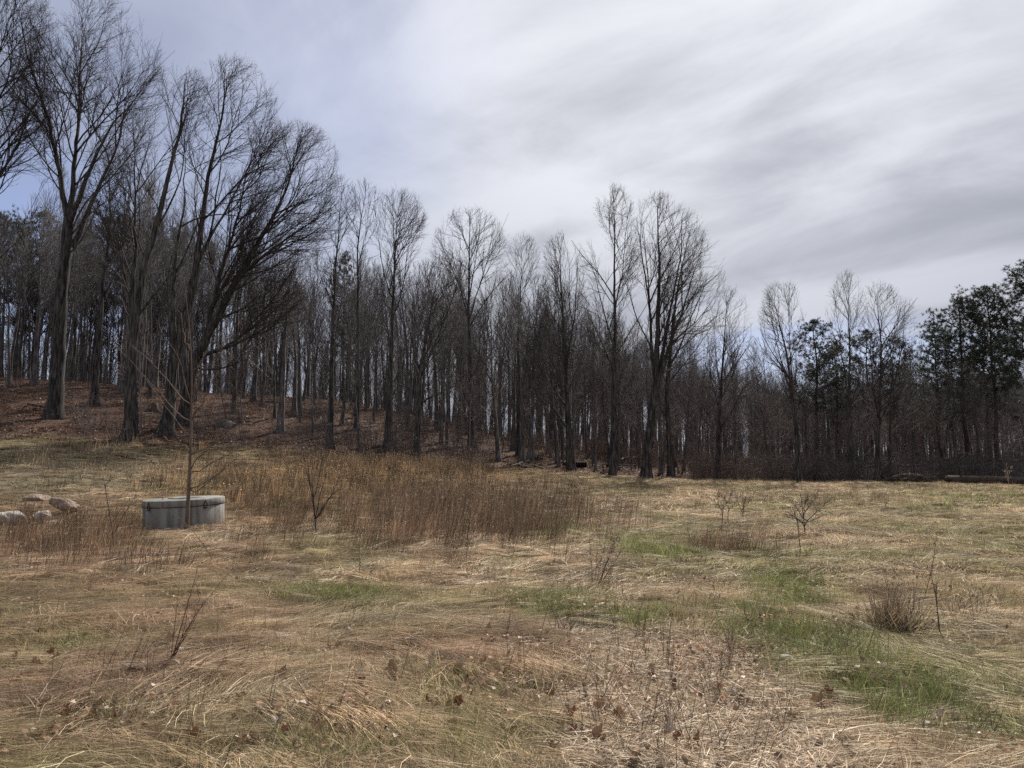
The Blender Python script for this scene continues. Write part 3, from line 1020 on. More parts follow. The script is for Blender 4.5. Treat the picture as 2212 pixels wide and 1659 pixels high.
def stems_clump(rg, n, H, W, spread, lean=(.12, 0.), heads=.0, seg=3, lj=.10):
    mb = MB()
    a = rg.uniform(0, 6.283, n); rr = spread * np.sqrt(rg.random(n))
    b = np.stack([rr * np.cos(a), rr * np.sin(a), np.full(n, -.03)], 1)
    ln = H * rg.uniform(.5, 1.1, n)
    d = norm(np.stack([lean[0] + rg.normal(0, lj, n), lean[1] + rg.normal(0, lj, n), np.ones(n)], 1))
    mid = b + d * (ln * .5)[:, None]
    e = mid + norm(d + rg.normal(0, .07, (n, 3))) * (ln * .5)[:, None]
    sh = rg.random(n)
    mb.cones(b, mid, e, np.full(n, W), sh)
    if heads:
        k = int(n * heads)
        p = e[:k]; m = 4
        q = np.repeat(p, m, 0); dd = norm(np.repeat(d[:k], m, 0) + rg.normal(0, .6, (k * m, 3)))
        L = rg.uniform(.025, .055, k * m) * H
        mb.cones(q - dd * .3 * L[:, None], q + dd * (L * .4)[:, None], q + dd * L[:, None], np.full(k * m, W * 1.5), np.repeat(sh[:k], m) * .6 + .4)
    return mb


def build_grass():
    rg = np.random.default_rng(77)
    def rotz(z, tilt, rg): return np.stack([rg.normal(0, tilt, len(z)), rg.normal(0, tilt, len(z)), z], 1)
    bands = [('near', 3.0, 9.5, 3400, 5200, .0014, 110, 60), ('mid', 9.5, 22, 8500, 9500, .0026, 70, 36), ('far', 22, 54, 13500, 11000, .0055, 36, 24)]
    for nm, y0, y1, n_mat, n_short, W, k1, k2 in bands:
        src = [blades_mat(rg, k1, {'near': .44, 'mid': .5, 'far': .6}[nm], W, .24, yawj=[.10, .18, .4, .12, .9, .25][q], curl=[.12, .2, .5, .15, .6, .2][q], elev=(.05, [.45, .6, .7, .5, .9, .35][q])).mesh('dead_grass_clump', M_GRASS, False) for q in range(6)]
        X, Y = field_points(rg, n_mat, y0, y1, bias=1.6)
        zn = zones(X, Y, height(X, Y))
        keep = (rg.random(len(X)) > zn['bare'] * .97) & (rg.random(len(X)) > zn['green'] * .15) & (rg.random(len(X)) > zn['gap_shade'] * .9) & (edge_dist(X, Y) < .8)
        X, Y = X[keep], Y[keep]; zn = {k: v[keep] for k, v in zn.items()}
        n = len(X)
        scatter('dead_grass', X, Y, rotz(lean_dir(X, Y) + rg.normal(0, .3, n), .10, rg), (.65 + .65 * rg.random(n)) * (1 - .35 * zn['green']), rg.integers(0, 6, n), src,
                cover_tint(zn, 'long', rg), 'matted dead grass lying flat over the field')
        src = [blades_tuft(rg, k2, .11, W * .95, [.10, .14, .18][q % 3], [.35, .55, .8][q % 3]).mesh('grass_tuft', M_GRASS, False) for q in range(6)]
        X, Y = field_points(rg, n_short, y0, y1, bias=1.6)
        zn = zones(X, Y, height(X, Y))
        keep = (edge_dist(X, Y) < 1.2) & (rg.random(len(X)) > zn['bare'] * .25) & (rg.random(len(X)) > zn['gap_shade'] * .85)
        X, Y = X[keep], Y[keep]; zn = {k: v[keep] for k, v in zn.items()}
        n = len(X)
        s = (.6 + .8 * rg.random(n)) * (1 + .6 * zn['green']) * (1 - .45 * zn['bare'])
        if nm == 'far': s *= 1.3
        scatter('grass', X, Y, rotz(rg.uniform(0, 6.28, n), .2, rg), s, rg.integers(0, 6, n), src, cover_tint(zn, 'short', rg), 'short new and dead grass growing over the field')
    # combed bundles of long grass
    src = [blades_mat(rg, 190, .72, .0015, .15, yawj=.13, curl=.22, elev=(.12, .62), seg=5).mesh('grass_bundle', M_GRASS, False) for q in range(5)]
    X, Y = field_points(rg, 1700, 3.3, 24, bias=1.4)
    zn = zones(X, Y, height(X, Y))
    keep = (rg.random(len(X)) < np.clip(.18 + zn['red'] * .9 + sstep((zn['n2'] - .48) / .1) * .5 - zn['green'] * .5, 0, 1)) & (rg.random(len(X)) > zn['bare'] * 1.0)
    bpx, bpy_ = zn['px'], zn['py']
    keep &= ~((bpx > 280) & (bpx < 510) & (bpy_ > 1090) & (bpy_ < 1240))
    X, Y = X[keep], Y[keep]; zn = {k: v[keep] for k, v in zn.items()}; n = len(X)
    scatter('combed_grass', X, Y, rotz(lean_dir(X, Y) + rg.normal(0, .22, n), .12, rg), rg.uniform(.55, 1.15, n), rg.integers(0, 5, n), src, cover_tint(zn, 'long', rg) * (.85 + .35 * rg.random((n, 1))), 'combed over bundles of long dead grass')
    # clippings on the bare patch
    src = [blades_mat(rg, 60, .10, .0016, .22, yawj=2.5, curl=.6, elev=(0, .5), seg=2).mesh('straw_bits', M_GRASS, False) for q in range(4)]
    X, Y = field_points(rg, 15000, 3.2, 11)
    zn = zones(X, Y, height(X, Y))
    keep = rg.random(len(X)) < zn['bare']
    X, Y = X[keep], Y[keep]; n = len(X)
    tint = np.array([.50, .385, .27])[None] * (.6 + .8 * rg.random((n, 1))) * np.array([1, 1, 1])[None]
    scatter('straw', X, Y, rotz(rg.uniform(0, 6.28, n), .1, rg), .7 + .8 * rg.random(n), rg.integers(0, 4, n), src, tint, 'short broken straw strewn on the bare patch')


def build_stems():
    rg = np.random.default_rng(78)
    def place(name, label, n, spots, src, scl, tint, y0, y1, dirn=0.0, tj=.06):
        """spots: measured ground patches (photo px, 2212 wide) where these stand"""
        X, Y = field_points(rg, n, y0, y1, 60, 1.5)
        Zg = height(X, Y)
        px, py = project(X, Y, Zg)
        px = px + (fbm(X / 2, Y / 2, 5, 3) - .5) * 150; py = py + (fbm(X / 1.5, Y / 1.5, 6, 3) - .5) * 34
        w = np.maximum.reduce([blob(px, py, *s[:4], s[4]) * s[5] for s in spots])
        bx, by = project(X, Y, Zg)
        w = np.where((bx > 1060) & (bx < 1520) & (by < 1045), 0, w)                        # short turf before the log heap and the implements
        w = np.where((bx > 292) & (bx < 500) & (by > 1118) & (by < 1230), w * .12, w)   # trampled in front of the tank
        k = (rg.random(n) < w) & (edge_dist(X, Y) < 1)
        X, Y = X[k], Y[k]; m = len(X)
        t = np.asarray(tint[0])[None] * (1 - rg.random((m, 1))) + np.asarray(tint[1])[None] * rg.random((m, 1))
        scatter(name, X, Y, np.stack([rg.normal(0, tj, m), rg.normal(0, tj, m) , rg.normal(dirn, .5, m)], 1), rg.uniform(scl[0], scl[1], m), rg.integers(0, len(src), m), src, t, label)
    tall = [stems_clump(rg, 16, .95, .0035, .30, (.16, 0), heads=.25).mesh('tall_stem_clump', M_STEM, False) for _ in range(5)]
    fine = [stems_clump(rg, 34, .70, .0032, .30, (.20, 0), heads=.2, lj=.16).mesh('fine_stem_clump', M_STEM, False) for _ in range(5)]
    far = [stems_clump(rg, 22, .75, .0075, .45, (.12, 0), heads=.5, lj=.14).mesh('far_stem_clump', M_STEM, False) for _ in range(5)]
    place('tall_dry_stems', 'tall upright reddish brown stems massed in the middle of the field', 2700,
          [(960, 1110, 190, 70, 0, .9), (1080, 1120, 200, 65, 0, .75), (1230, 1130, 110, 60, 0, .45)], tall, (.75, 1.15), ((.25, .185, .135), (.42, .335, .25)), 9, 26)
    place('tall_dry_stems', 'tall upright reddish brown stems before the boulders and the concrete tank', 3200,
          [(120, 1175, 180, 45, 0, .5), (340, 1185, 160, 35, 0, .30), (560, 1160, 120, 45, 0, .35), (640, 1120, 120, 50, 0, .3)], tall, (.6, .95), ((.25, .17, .125), (.42, .315, .23)), 9, 24)
    place('fine_dry_stems', 'fine rusty bunch grass standing in the left and middle of the field', 5200,
          [(930, 1140, 300, 60, 0, .75), (250, 1190, 420, 50, 0, .55), (560, 1120, 250, 50, 0, .5), (1600, 1185, 90, 18, 0, .8), (1750, 1080, 160, 18, 0, .2)], fine, (.5, .95), ((.33, .24, .17), (.45, .355, .26)), 9, 32)
    place('standing_dry_grass', 'standing orange brown grass along the foot of the hill', 7000,
          [(850, 1010, 330, 26, 0, 1.), (620, 1050, 300, 34, 0, .7), (1000, 1040, 220, 26, 0, .6), (300, 985, 400, 22, 0, .15), (120, 1010, 300, 50, 0, .10)], far, (.6, 1.0), ((.36, .265, .175), (.52, .42, .295)), 18, 46)
    place('pale_dry_grass', 'pale standing dry grass along the far edge of the field', 7000,
          [(1800, 1052, 600, 12, 0, .8), (1500, 1062, 400, 14, 0, .5), (2100, 1075, 300, 20, 0, .35), (1250, 1080, 260, 16, 0, .3), (1650, 1110, 320, 30, 0, .2)], far, (.20, .42), ((.48, .39, .26), (.62, .53, .38)), 18, 54, tj=.12)
    loose = [stems_clump(rg, 9, .48, .0026, .35, (.3, .1), 0, lj=.35).mesh('loose_stalks', M_STEM, False) for _ in range(6)]
    place('loose_dry_stalks', 'scattered pale dry stalks leaning over the grass', 1900, [(1100, 1330, 1300, 330, 0, .9), (1700, 1200, 700, 150, 0, .8)], loose, (.4, 1.0), ((.30, .21, .14), (.50, .41, .29)), 3.4, 30, dirn=0.1, tj=.2)
    place('dark_seed_stalks', 'dark seed heads in a low band behind the tall stems', 2600, [(1130, 1062, 120, 10, 0, 1.), (1210, 1060, 60, 8, 0, 1.)], far, (.4, .6), ((.10, .055, .04), (.15, .085, .06)), 18, 46)


build_grass()
build_stems()


# ------------------------------------------------------------------ forest floor and far wood
def build_floor_cover():
    rg = np.random.default_rng(79)
    # leaf litter
    mb_src = []
    for q in range(4):
        n = 46
        c = np.stack([rg.uniform(-.5, .5, n), rg.uniform(-.5, .5, n), rg.uniform(.0, .05, n)], 1)
        a = norm(np.stack([rg.normal(0, 1, n), rg.normal(0, 1, n), rg.normal(0, .45, n)], 1))
        b = norm(np.cross(a, np.stack([rg.normal(0, .4, n), rg.normal(0, .4, n), np.ones(n)], 1)))
        s = rg.uniform(.035, .075, n)[:, None]
        C = np.stack([c - a * s, c + np.array([0, 0, .012]), c + a * s], 1)
        mb = MB(); mb.ribbons(C, b, np.stack([s[:, 0] * .2, s[:, 0] * .75, s[:, 0] * .1], 1), rg.random(n))
        mb_src.append(mb.mesh('leaf_patch', M_GRASS, False))
    n = 9000
    px = rg.uniform(-330, 2540, n)
    ye = smooth_interp(px, T_PX, T_YE); Y = ye - 2.5 + 34 * rg.random(n) ** 1.3
    X = x_at(px, Y)
    zn = zones(X, Y, height(X, Y))
    k = rg.random(n) < zn['litter'] * np.where(px > 1250, .7, 1)
    X, Y = X[k], Y[k]; m = len(X)
    t = np.array([.13, .066, .042])[None] * (.5 + 1.0 * rg.random((m, 1))) + np.array([.10, .09, .08])[None] * (rg.random((m, 1)) < .18)
    scatter('leaf_litter', X, Y, np.stack([np.zeros(m), np.zeros(m), rg.uniform(0, 6.28, m)], 1), rg.uniform(.45, .95, m), rg.integers(0, 4, m), mb_src, t, 'brown fallen leaves covering the floor of the wood')
    # brambles and brush
    br = []
    for q in range(6):
        mb = stems_clump(rg, 16, 1.5, .009, .5, (0, 0), 0, lj=.28)
        n2 = 70
        z = rg.uniform(.2, 1.4, n2); b = np.stack([rg.normal(0, .45, n2), rg.normal(0, .45, n2), z], 1)
        d = norm(np.stack([rg.normal(0, .7, n2), rg.normal(0, .7, n2), rg.uniform(0, 1, n2)], 1)); L = rg.uniform(.2, .6, n2)[:, None]
        mb.cones(b, b + d * L * .5, b + d * L + rg.normal(0, .05, (n2, 3)), np.full(n2, .006), rg.random(n2))
        br.append(mb.mesh('brush_clump', M_BRUSH, False))
    n = 3600
    px = rg.uniform(-300, 2540, n)
    ye = smooth_interp(px, T_PX, T_YE); Y = ye - .3 + 30 * rg.random(n) ** 1.5
    dens = np.interp(px, [-300, 0, 500, 700, 1000, 1200, 1700, 2500], [.05, .06, .16, .3, .4, .8, .95, .95])
    k = (rg.random(n) < dens) & ~((px > 1060) & (px < 1500) & (Y < ye + 9))
    px, Y = px[k], Y[k]; X = x_at(px, Y); m = len(X)
    redness = np.clip(1 - np.abs(px - 1350) / 500, 0, 1)[:, None] * .8
    t = (np.array([.15, .128, .12])[None] * (1 - redness) + np.array([.24, .17, .135])[None] * redness) * (.6 + .8 * rg.random((m, 1)))
    scatter('undergrowth', X, Y, np.stack([rg.normal(0, .1, m), rg.normal(0, .1, m), rg.uniform(0, 6.28, m)], 1), rg.uniform(.45, 1.35, m), rg.integers(0, 6, m), br, t, 'tangled leafless brush and brambles under the trees')
    # young growth: saplings, too many to count
    sp = []
    for q in range(6):
        rg2 = np.random.default_rng(300 + q)
        e = np.array([rg2.normal(0, .3), rg2.normal(0, .3), 4.6])
        tr, lb, cr = grow_tree(rg2, [[np.zeros(3), e * .5 + rg2.normal(0, .12, 3), e]], .04, [(np.array([e[0], e[1], 3.0]), np.array([1.3, 1.3, 2.3]))], wig=.05,
                               spac=(.34, .36, .3, .2), caps=(1.9, .8, .5, .3), f_trunk=.30, limb_r=9, max_limbs=0, sides=5, tw=.0075, levels=3, rk=.007)
        V1, T1, S1 = tr.arrays(); cr.add(V1, T1, S1)
        sp.append(cr.mesh('sapling', M_BRUSH))
    n = 2600
    px = rg.uniform(-300, 2540, n)
    ye = smooth_interp(px, T_PX, T_YE); Y = ye + 1.0 + 70 * rg.random(n) ** 1.1
    dens = np.interp(px, [-300, 0, 450, 650, 900, 1200, 1600, 2500], [.0, .0, .04, .10, .16, .45, .9, 1.0])
    k = (rg.random(n) < dens) & ~((px > 1060) & (px < 1500) & (Y < ye + 5))
    px, Y = px[k], Y[k]; X = x_at(px, Y); m = len(X)
    t = np.array([.17, .142, .13])[None] * (.6 + .9 * rg.random((m, 1)))
    scatter('sapling_thicket', X, Y, np.stack([rg.normal(0, .06, m), rg.normal(0, .06, m), rg.uniform(0, 6.28, m)], 1), rg.uniform(.5, 1.5, m), rg.integers(0, 6, m), sp, t, 'thicket of young leafless saplings between the trunks')
    # the wood further in
    far = []
    for i in (0, 1, 3, 5, 6):
        me = FOREST[i]
        V = []; T = []; o = 0
        for q in me:
            v = np.zeros(len(q.vertices) * 3, np.float32); q.vertices.foreach_get('co', v); v = v.reshape(-1, 3)
            t_ = np.zeros(len(q.loops), np.int32); q.loops.foreach_get('vertex_index', t_)
            V.append(v); T.append(t_.reshape(-1, 3) + o); o += len(v)
        far.append(mesh_np('deep_wood_tree', np.concatenate(V), np.concatenate(T), M_BARK2, True))
    n = 1500
    px = rg.uniform(-420, 2620, n)
    yc = smooth_interp(px, C_PX, C_YC); Y = yc + 8 + 75 * rg.random(n)
    dens = np.interp(px, [-420, 0, 500, 700, 1100, 1300, 1700, 2600], [.34, .36, .42, .42, .55, .7, .85, .9])
    k = rg.random(n) < dens
    px, Y = px[k], Y[k]; X = x_at(px, Y); m = len(X)
    Z = height(X, Y)
    h = np.clip(CAM_Z + Y * slope(np.interp(px, TOP_PX, TOP_PY) + 50 + rg.normal(0, 20, m)) - Z, 6, 20) * rg.uniform(.8, 1.0, m)
    scatter('deep_wood', X, Y, np.stack([rg.normal(0, .02, m), rg.normal(0, .02, m), rg.uniform(0, 6.28, m)], 1), h / 12, rg.integers(0, 5, m), far, None, 'mass of thin bare trees deep in the wood')


build_floor_cover()


# ------------------------------------------------------------------ pines
def pine_variant(seed, H=16.0, crown_lo=.45, width=2.6, base_r=.2, n_wh=13, round_top=True):
    rg = np.random.default_rng(seed)
    tr = MB(); br = MB(); nd = MB()
    zz = np.linspace(-.4, H * .97, 22)
    bend = np.cumsum(rg.normal(0, .05, (22, 2)), 0); bend[:3] = 0
    tp = np.concatenate([bend, zz[:, None]], 1)
    rr = base_r * (1 - .86 * np.clip(zz / H, 0, 1)); rr[:2] *= 1.2
    tr.tube(tp, rr, 8)
    def trunk_at(z): return np.array([np.interp(z, zz, tp[:, 0]), np.interp(z, zz, tp[:, 1]), z])
    tips = []
    for w in range(n_wh):
        f = w / (n_wh - 1)
        z = H * (crown_lo + (.97 - crown_lo) * f)
        prof = (math.sin(math.pi * min(1, .22 + .80 * f)) ** .75 if round_top else (1 - f) ** .7)
        L0 = width * (prof * .95 + .12)
        for q in range(rg.integers(5, 8)):
            a = rg.uniform(0, 6.283); L = L0 * rg.uniform(.55, 1.12)
            rise = .12 + .55 * f + rg.normal(0, .1)
            k = 6
            t = np.linspace(0, 1, k)
            d = np.array([math.cos(a), math.sin(a), 0])
            p = trunk_at(z)[None] + d[None] * (L * t)[:, None] + np.array([0, 0, 1])[None] * (L * (rise * t + .25 * t ** 2 - .10))[:, None]
            p[1:] += rg.normal(0, .05, (k - 1, 3))
            br.tube(p, .035 * (1 - .75 * t) * (.6 + .5 * L / width), 4, cap=False)
            m = int(4 + L * 6)
            for _ in range(m):
                s = rg.uniform(.35, 1.02); i = min(int(s * (k - 1)), k - 2); ff = min(s * (k - 1) - i, 1)
                c = p[i] * (1 - ff) + p[i + 1] * ff
                off = rg.normal(0, .26, 3) * np.array([1, 1, .6]) * (.6 + .5 * s)
                tips.append(np.concatenate([c + off, d * .6 + np.array([0, 0, .8])]))
    # dead lower branches
    for q in range(16):
        z = H * rg.uniform(.12, crown_lo); a = rg.uniform(0, 6.283); L = rg.uniform(.5, 1.7)
        b = trunk_at(z); d = np.array([math.cos(a), math.sin(a), rg.normal(0, .15)])
        br.tube(np.stack([b, b + d * L * .5, b + d * L + np.array([0, 0, -.1])]), [.022, .015, .006], 3, cap=False)
    tips = np.array(tips)
    n = len(tips); m = 20
    c = np.repeat(tips[:, :3], m, 0); ax = norm(np.repeat(tips[:, 3:], m, 0))
    d = norm(ax * .55 + rg.normal(0, .75, (n * m, 3)))
    L = rg.uniform(.13, .27, n * m)
    C = np.stack([c, c + d * L[:, None]], 1)
    side = norm(np.cross(d, rg.normal(0, 1, (n * m, 3))))
    sh = np.repeat(rg.random(n), m) * .6 + rg.random(n * m) * .4
    nd.ribbons(C, side, np.stack([np.full(n * m, .015), np.full(n * m, .007)], 1), sh)
    V1, T1, S1 = br.arrays(); V2, T2, S2 = nd.arrays()
    me = mesh_np('crown', np.concatenate([V1, V2]), np.concatenate([T1, T2 + len(V1)]), None, False, {'shade': ('FLOAT', np.concatenate([S1, S2]))})
    me.materials.append(M_PINEBARK); me.materials.append(M_NEEDLE)
    me.polygons.foreach_set('material_index', np.concatenate([np.zeros(len(T1), np.int32), np.ones(len(T2), np.int32)]))
    return tr.mesh('trunk', M_PINEBARK), me


def build_pines():
    V = [pine_variant(501, 16, .42, 3.0, .19), pine_variant(502, 16, .46, 3.6, .21), pine_variant(503, 16, .36, 2.6, .18), pine_variant(504, 17, .55, 2.8, .2, 12)]
    def pine(px, Y, top, v, label, rz, wide=1.0, group='pines of the wood'):
        x = x_at(px, Y); z = float(height(x, Y))
        h = CAM_Z + Y * float(slope(top)) - z
        t = thing('pine_tree', (x, Y, z), label, 'pine tree', group)
        s = h / (17 if v == 3 else 16)
        t.scale = (s * wide, s * wide, s); t.rotation_euler = (0, 0, rz)
        for nm, me in zip(('trunk', 'crown'), V[v]):
            o = bpy.data.objects.new(nm, me); o.parent = t; col.objects.link(o)
    pine(1765, 60, 690, 0, 'rounded pine nearest the open gap, leftmost of the right hand pines', .3, 1.12)
    pine(1810, 66, 735, 2, 'small pine half hidden behind the rounded pine', 1.3, 1.1)
    pine(1880, 62, 712, 1, 'broad dark pine behind the fan of upright stems', 2.1, .95)
    pine(1960, 66, 730, 0, 'lower pine between the broad dark pine and the tall ones', 3.9, .95)
    pine(2085, 56, 645, 1, 'tall bushy pine above the brush heap', .9, 1.05)
    pine(2035, 62, 690, 2, 'narrow pine on the left shoulder of the tall bushy pine', 2.6, 1.1)
    pine(2165, 54, 618, 1, 'tallest pine wholly in view, over the fallen log', 4.4, .95)
    pine(2140, 62, 680, 0, 'pine filling in between the two tallest pines', 5.2, 1.)
    pine(2262, 52, 560, 3, 'very tall pine whose tip alone shows at the right margin', 1.9, 1.2)
    pine(2225, 60, 690, 2, 'darker pine behind the fallen log at the right margin', .2, 1.1)
    pine(738, 76, 545, 2, 'small green pine top showing between two thin trunks on the hill', .2, .75)
    for q, (px, Y, top, v, lab) in enumerate([(-110, 84, 455, 3, 'pine top beyond the crest just outside the left margin'), (-40, 84, 460, 1, 'broad dark pine top beyond the crest at the left margin'), (25, 82, 470, 3, 'dark pine top beyond the crest nearest the left margin, fully in view'),
            (75, 86, 455, 0, 'dark pine top beyond the crest, just left of the first big maple'), (150, 84, 480, 3, 'dark pine top seen right beside the first big maple trunk'), (205, 80, 468, 1, 'dark pine top behind the grey trunk of the slope'),
            (255, 86, 462, 3, 'dark pine top just left of the furrowed leaning maple'), (320, 82, 478, 0, 'dark pine top just right of the furrowed leaning maple'), (360, 88, 490, 3, 'dark pine top behind the stout maple with flared roots'), (440, 88, 520, 3, 'lowest dark pine top, rightmost of those beyond the crest')]):
        pine(px, Y, top, v, lab, q * 1.7, .80, 'pines beyond the hill crest')


build_pines()


# ------------------------------------------------------------------ things in the field
def smooth_poly(L, k=8):
    L = np.asarray(L, float)
    s = np.concatenate([[0], np.cumsum(np.linalg.norm(np.diff(L, axis=0), axis=1))])
    t = np.linspace(0, s[-1], k)
    Q = np.stack([np.interp(t, s, L[:, c]) for c in range(3)], 1)
    for _ in range(2):
        Q[1:-1] = (Q[:-2] + 2 * Q[1:-1] + Q[2:]) / 4
    return Q


def disc_points(n, r, z, sq=1.0):
    a = np.arange(n) * 2 * math.pi / n
    return np.stack([r * np.cos(a), r * np.sin(a) * sq, np.full(n, z)], 1)


def lathe(mb, prof, n=48, wob=None):
    P = np.concatenate([disc_points(n, r, z) for r, z in prof])
    k = len(prof)
    i = np.arange(k - 1)[:, None] * n; j = np.arange(n)[None]; j2 = (j + 1) % n
    q = np.stack([i + j, i + j2, i + n + j2, i + n + j], -1).reshape(-1, 4)
    mb.add(P, np.concatenate([q[:, [0, 1, 2]], q[:, [0, 2, 3]]]))


def mat_concrete():
    m, k, bs, out = material('weathered_concrete', .92)
    tc = k.n('ShaderNodeTexCoord')
    def nz(sc, st, det=6):
        mp = k.n('ShaderNodeMapping'); mp.inputs['Scale'].default_value = st; k.l(tc.outputs['Object'], mp.inputs[0])
        n = k.n('ShaderNodeTexNoise'); n.inputs['Scale'].default_value = sc; n.inputs['Detail'].default_value = det; k.l(mp.outputs[0], n.inputs['Vector'])
        return n.outputs['Fac']
    streak = k.ramp(nz(7, (1, 1, .08)), .36, .64)
    spot = k.ramp(nz(4, (1, 1, 1), 8), .35, .75)
    fine = nz(60, (1, 1, 1), 4)
    c = k.mix(streak, (.27, .26, .235, 1), (.095, .088, .078, 1))
    c = k.mix(k.math('MULTIPLY', spot, .5), c, (.20, .19, .165, 1))
    c = k.mix(k.math('MULTIPLY', fine, .3), c, (.31, .30, .275, 1))
    k.l(c, bs.inputs['Base Color'])
    bp = k.n('ShaderNodeBump'); bp.inputs['Strength'].default_value = .35; bp.inputs['Distance'].default_value = .01
    k.l(fine, bp.inputs['Height']); k.l(bp.outputs[0], bs.inputs['Normal'])
    return m


def build_tank():
    g = ground_hit(398, 1150)
    Y = g[1] + .8
    x = x_at(398, Y)
    z = float(height(x, Y)) - .03
    rad = 80.5 / F * Y
    hgt = 63 / F * Y
    t = thing('concrete_tank', (x, Y, z), 'round pale concrete tank with a lid, behind the bare sapling', 'concrete tank')
    t.rotation_euler = (R(0.6), R(-2.2), R(10))
    m = mat_concrete()
    a = MB(); lathe(a, [(rad, -.2), (rad, 0), (rad, hgt * .76), (rad - .012, hgt * .775), (rad - .02, hgt * .775)], 72); a.build('ring_wall', m, t)
    b = MB(); lathe(b, [(rad - .02, hgt * .785), (rad + .006, hgt * .79), (rad + .010, hgt * .80), (rad + .010, hgt * .985), (rad - .004, hgt), (0.0, hgt + .015)], 72)
    lid = b.build('lid', m, t)
    # a shallow raised hatch on the lid
    c = MB(); lathe(c, [(.34, hgt + .004), (.34, hgt + .025), (.325, hgt + .032), (0, hgt + .034)], 40); c.build('hatch', m, lid)
    # dark joint and three iron clasps
    d = MB(); lathe(d, [(rad - .001, hgt * .772), (rad + .003, hgt * .775), (rad + .003, hgt * .79), (rad - .001, hgt * .792)], 72); d.build('seal', M_IRON, t)
    for deg in (-131, -47, 80):
        ca, sa = math.cos(R(deg)), math.sin(R(deg))
        e = MB()
        o = np.array([ca, sa, 0]) * (rad + .022); s = np.array([-sa, ca, 0])
        e.tube(np.stack([o + s * .03 + [0, 0, hgt * .70], o + s * .04 + [0, 0, hgt * .82], o + s * .0 + [0, 0, hgt * .96], o - s * .04 + [0, 0, hgt * .82], o - s * .03 + [0, 0, hgt * .70]]), .009, 6)
        e.tube(np.stack([o + s * .045 + [0, 0, hgt * .72], o - s * .045 + [0, 0, hgt * .72]]), .016, 6)
        e.build('clasp', M_IRON, t)
    return g


def build_young_tree():
    g = ground_hit(402, 1150)
    Y = g[1] - .35
    x = x_at(403, Y); z = float(height(x, Y)); base = np.array([x, Y, z])
    rg = np.random.default_rng(91)
    t = thing('young_tree', base, 'slim bare young tree standing in front of the concrete tank', 'young tree')
    def W(L, drift=0.0): return np.stack([at(p[0], p[1], Y + drift * q) for q, p in enumerate(L)]) - base
    tr = MB()
    lead = W([(402, 1152), (405, 1100), (410, 1027), (412, 960), (413, 910), (415, 793), (411, 727), (405, 660), (400, 627)])
    lead[0] = [0, 0, -.15]
    lead = smooth_poly(lead, 16)
    tr.tube(lead, np.interp(np.linspace(0, 1, 16), [0, .06, .3, .6, 1], [.062, .046, .034, .016, .004]), 9)
    tr.build('trunk', M_YOUNG, t)
    tw = MB()
    brs = [[(411, 950), (358, 877), (320, 830), (281, 777)], [(411, 918), (372, 880), (345, 850), (300, 800)], [(413, 887), (378, 840), (330, 783), (285, 747)],
           [(406, 860), (391, 783), (366, 740), (346, 710)], [(411, 757), (398, 737), (391, 677)], [(415, 960), (440, 925), (458, 897), (468, 840)], [(415, 982), (445, 970), (475, 947), (500, 925)],
           [(414, 1003), (445, 975), (471, 953)], [(413, 1028), (450, 1005), (485, 987), (531, 963)], [(412, 1060), (465, 1030), (500, 1000), (518, 983)], [(414, 903), (431, 877), (458, 833), (470, 800)],
           [(413, 965), (380, 955), (340, 946), (320, 945)], [(415, 840), (432, 800), (440, 760)], [(415, 800), (450, 790), (480, 775)], [(413, 1075), (430, 1055), (470, 1030), (490, 1000)], [(413, 860), (428, 820), (470, 770), (500, 720)]]
    for L in brs:
        P = W(L, rg.normal(0, .12)); P = smooth_poly(P, 8)
        d0 = np.linalg.norm(lead - P[0], axis=1).argmin(); P[0] = lead[d0]
        b = MB(); P[1:-1] += rg.normal(0, .012, (6, 3))
        b.tube(P, np.linspace(.014, .0045, 8), 5); b.build('branch', M_YOUNG, t)
        k = 13
        i = rg.integers(2, 8, k); d = norm(P[np.minimum(i, 7)] - P[i - 1])
        dd = norm(d + rg.normal(0, .5, (k, 3)) + np.array([0, 0, .3])); LL = rg.uniform(.1, .4, k)[:, None]
        tw.cones(P[i], P[i] + dd * LL * .5, P[i] + dd * LL + rg.normal(0, .02, (k, 3)), np.full(k, .0042), rg.random(k))
    tw.build('twigs', M_YOUNG, t)


def stone_mesh(rg, size, sub=4, rough=.24):
    import bmesh
    bm = bmesh.new(); bmesh.ops.create_icosphere(bm, subdivisions=sub, radius=1)
    V = np.array([v.co[:] for v in bm.verts]); T = np.array([[v.index for v in f.verts] for f in bm.faces]); bm.free()
    o = rg.uniform(0, 50, 3)
    n = fbm(V[:, 0] * 1.3 + o[0], V[:, 1] * 1.3 + V[:, 2] * .9 + o[1], 5, 3) - .5
    n2 = fbm(V[:, 2] * 3 + o[1], V[:, 0] * 3 + V[:, 1] * 1.5 + o[2], 8, 3) - .5
    V = V * (1 + rough * 2.2 * n + rough * .7 * n2)[:, None]
    n3 = fbm(V[:, 2] * 7 + o[2], V[:, 0] * 7 + V[:, 1] * 4 + o[0], 12, 3) - .5
    V = V * (1 + .12 * n3)[:, None]
    for _ in range(7):
        q = norm(rg.normal(0, 1, 3)); dd = V @ q; lim = rg.uniform(.62, .9); V = V - np.maximum(dd - lim, 0)[:, None] * q[None] * .85
    V = np.sign(V) * np.abs(V) ** .92
    return V * np.asarray(size)[None], T


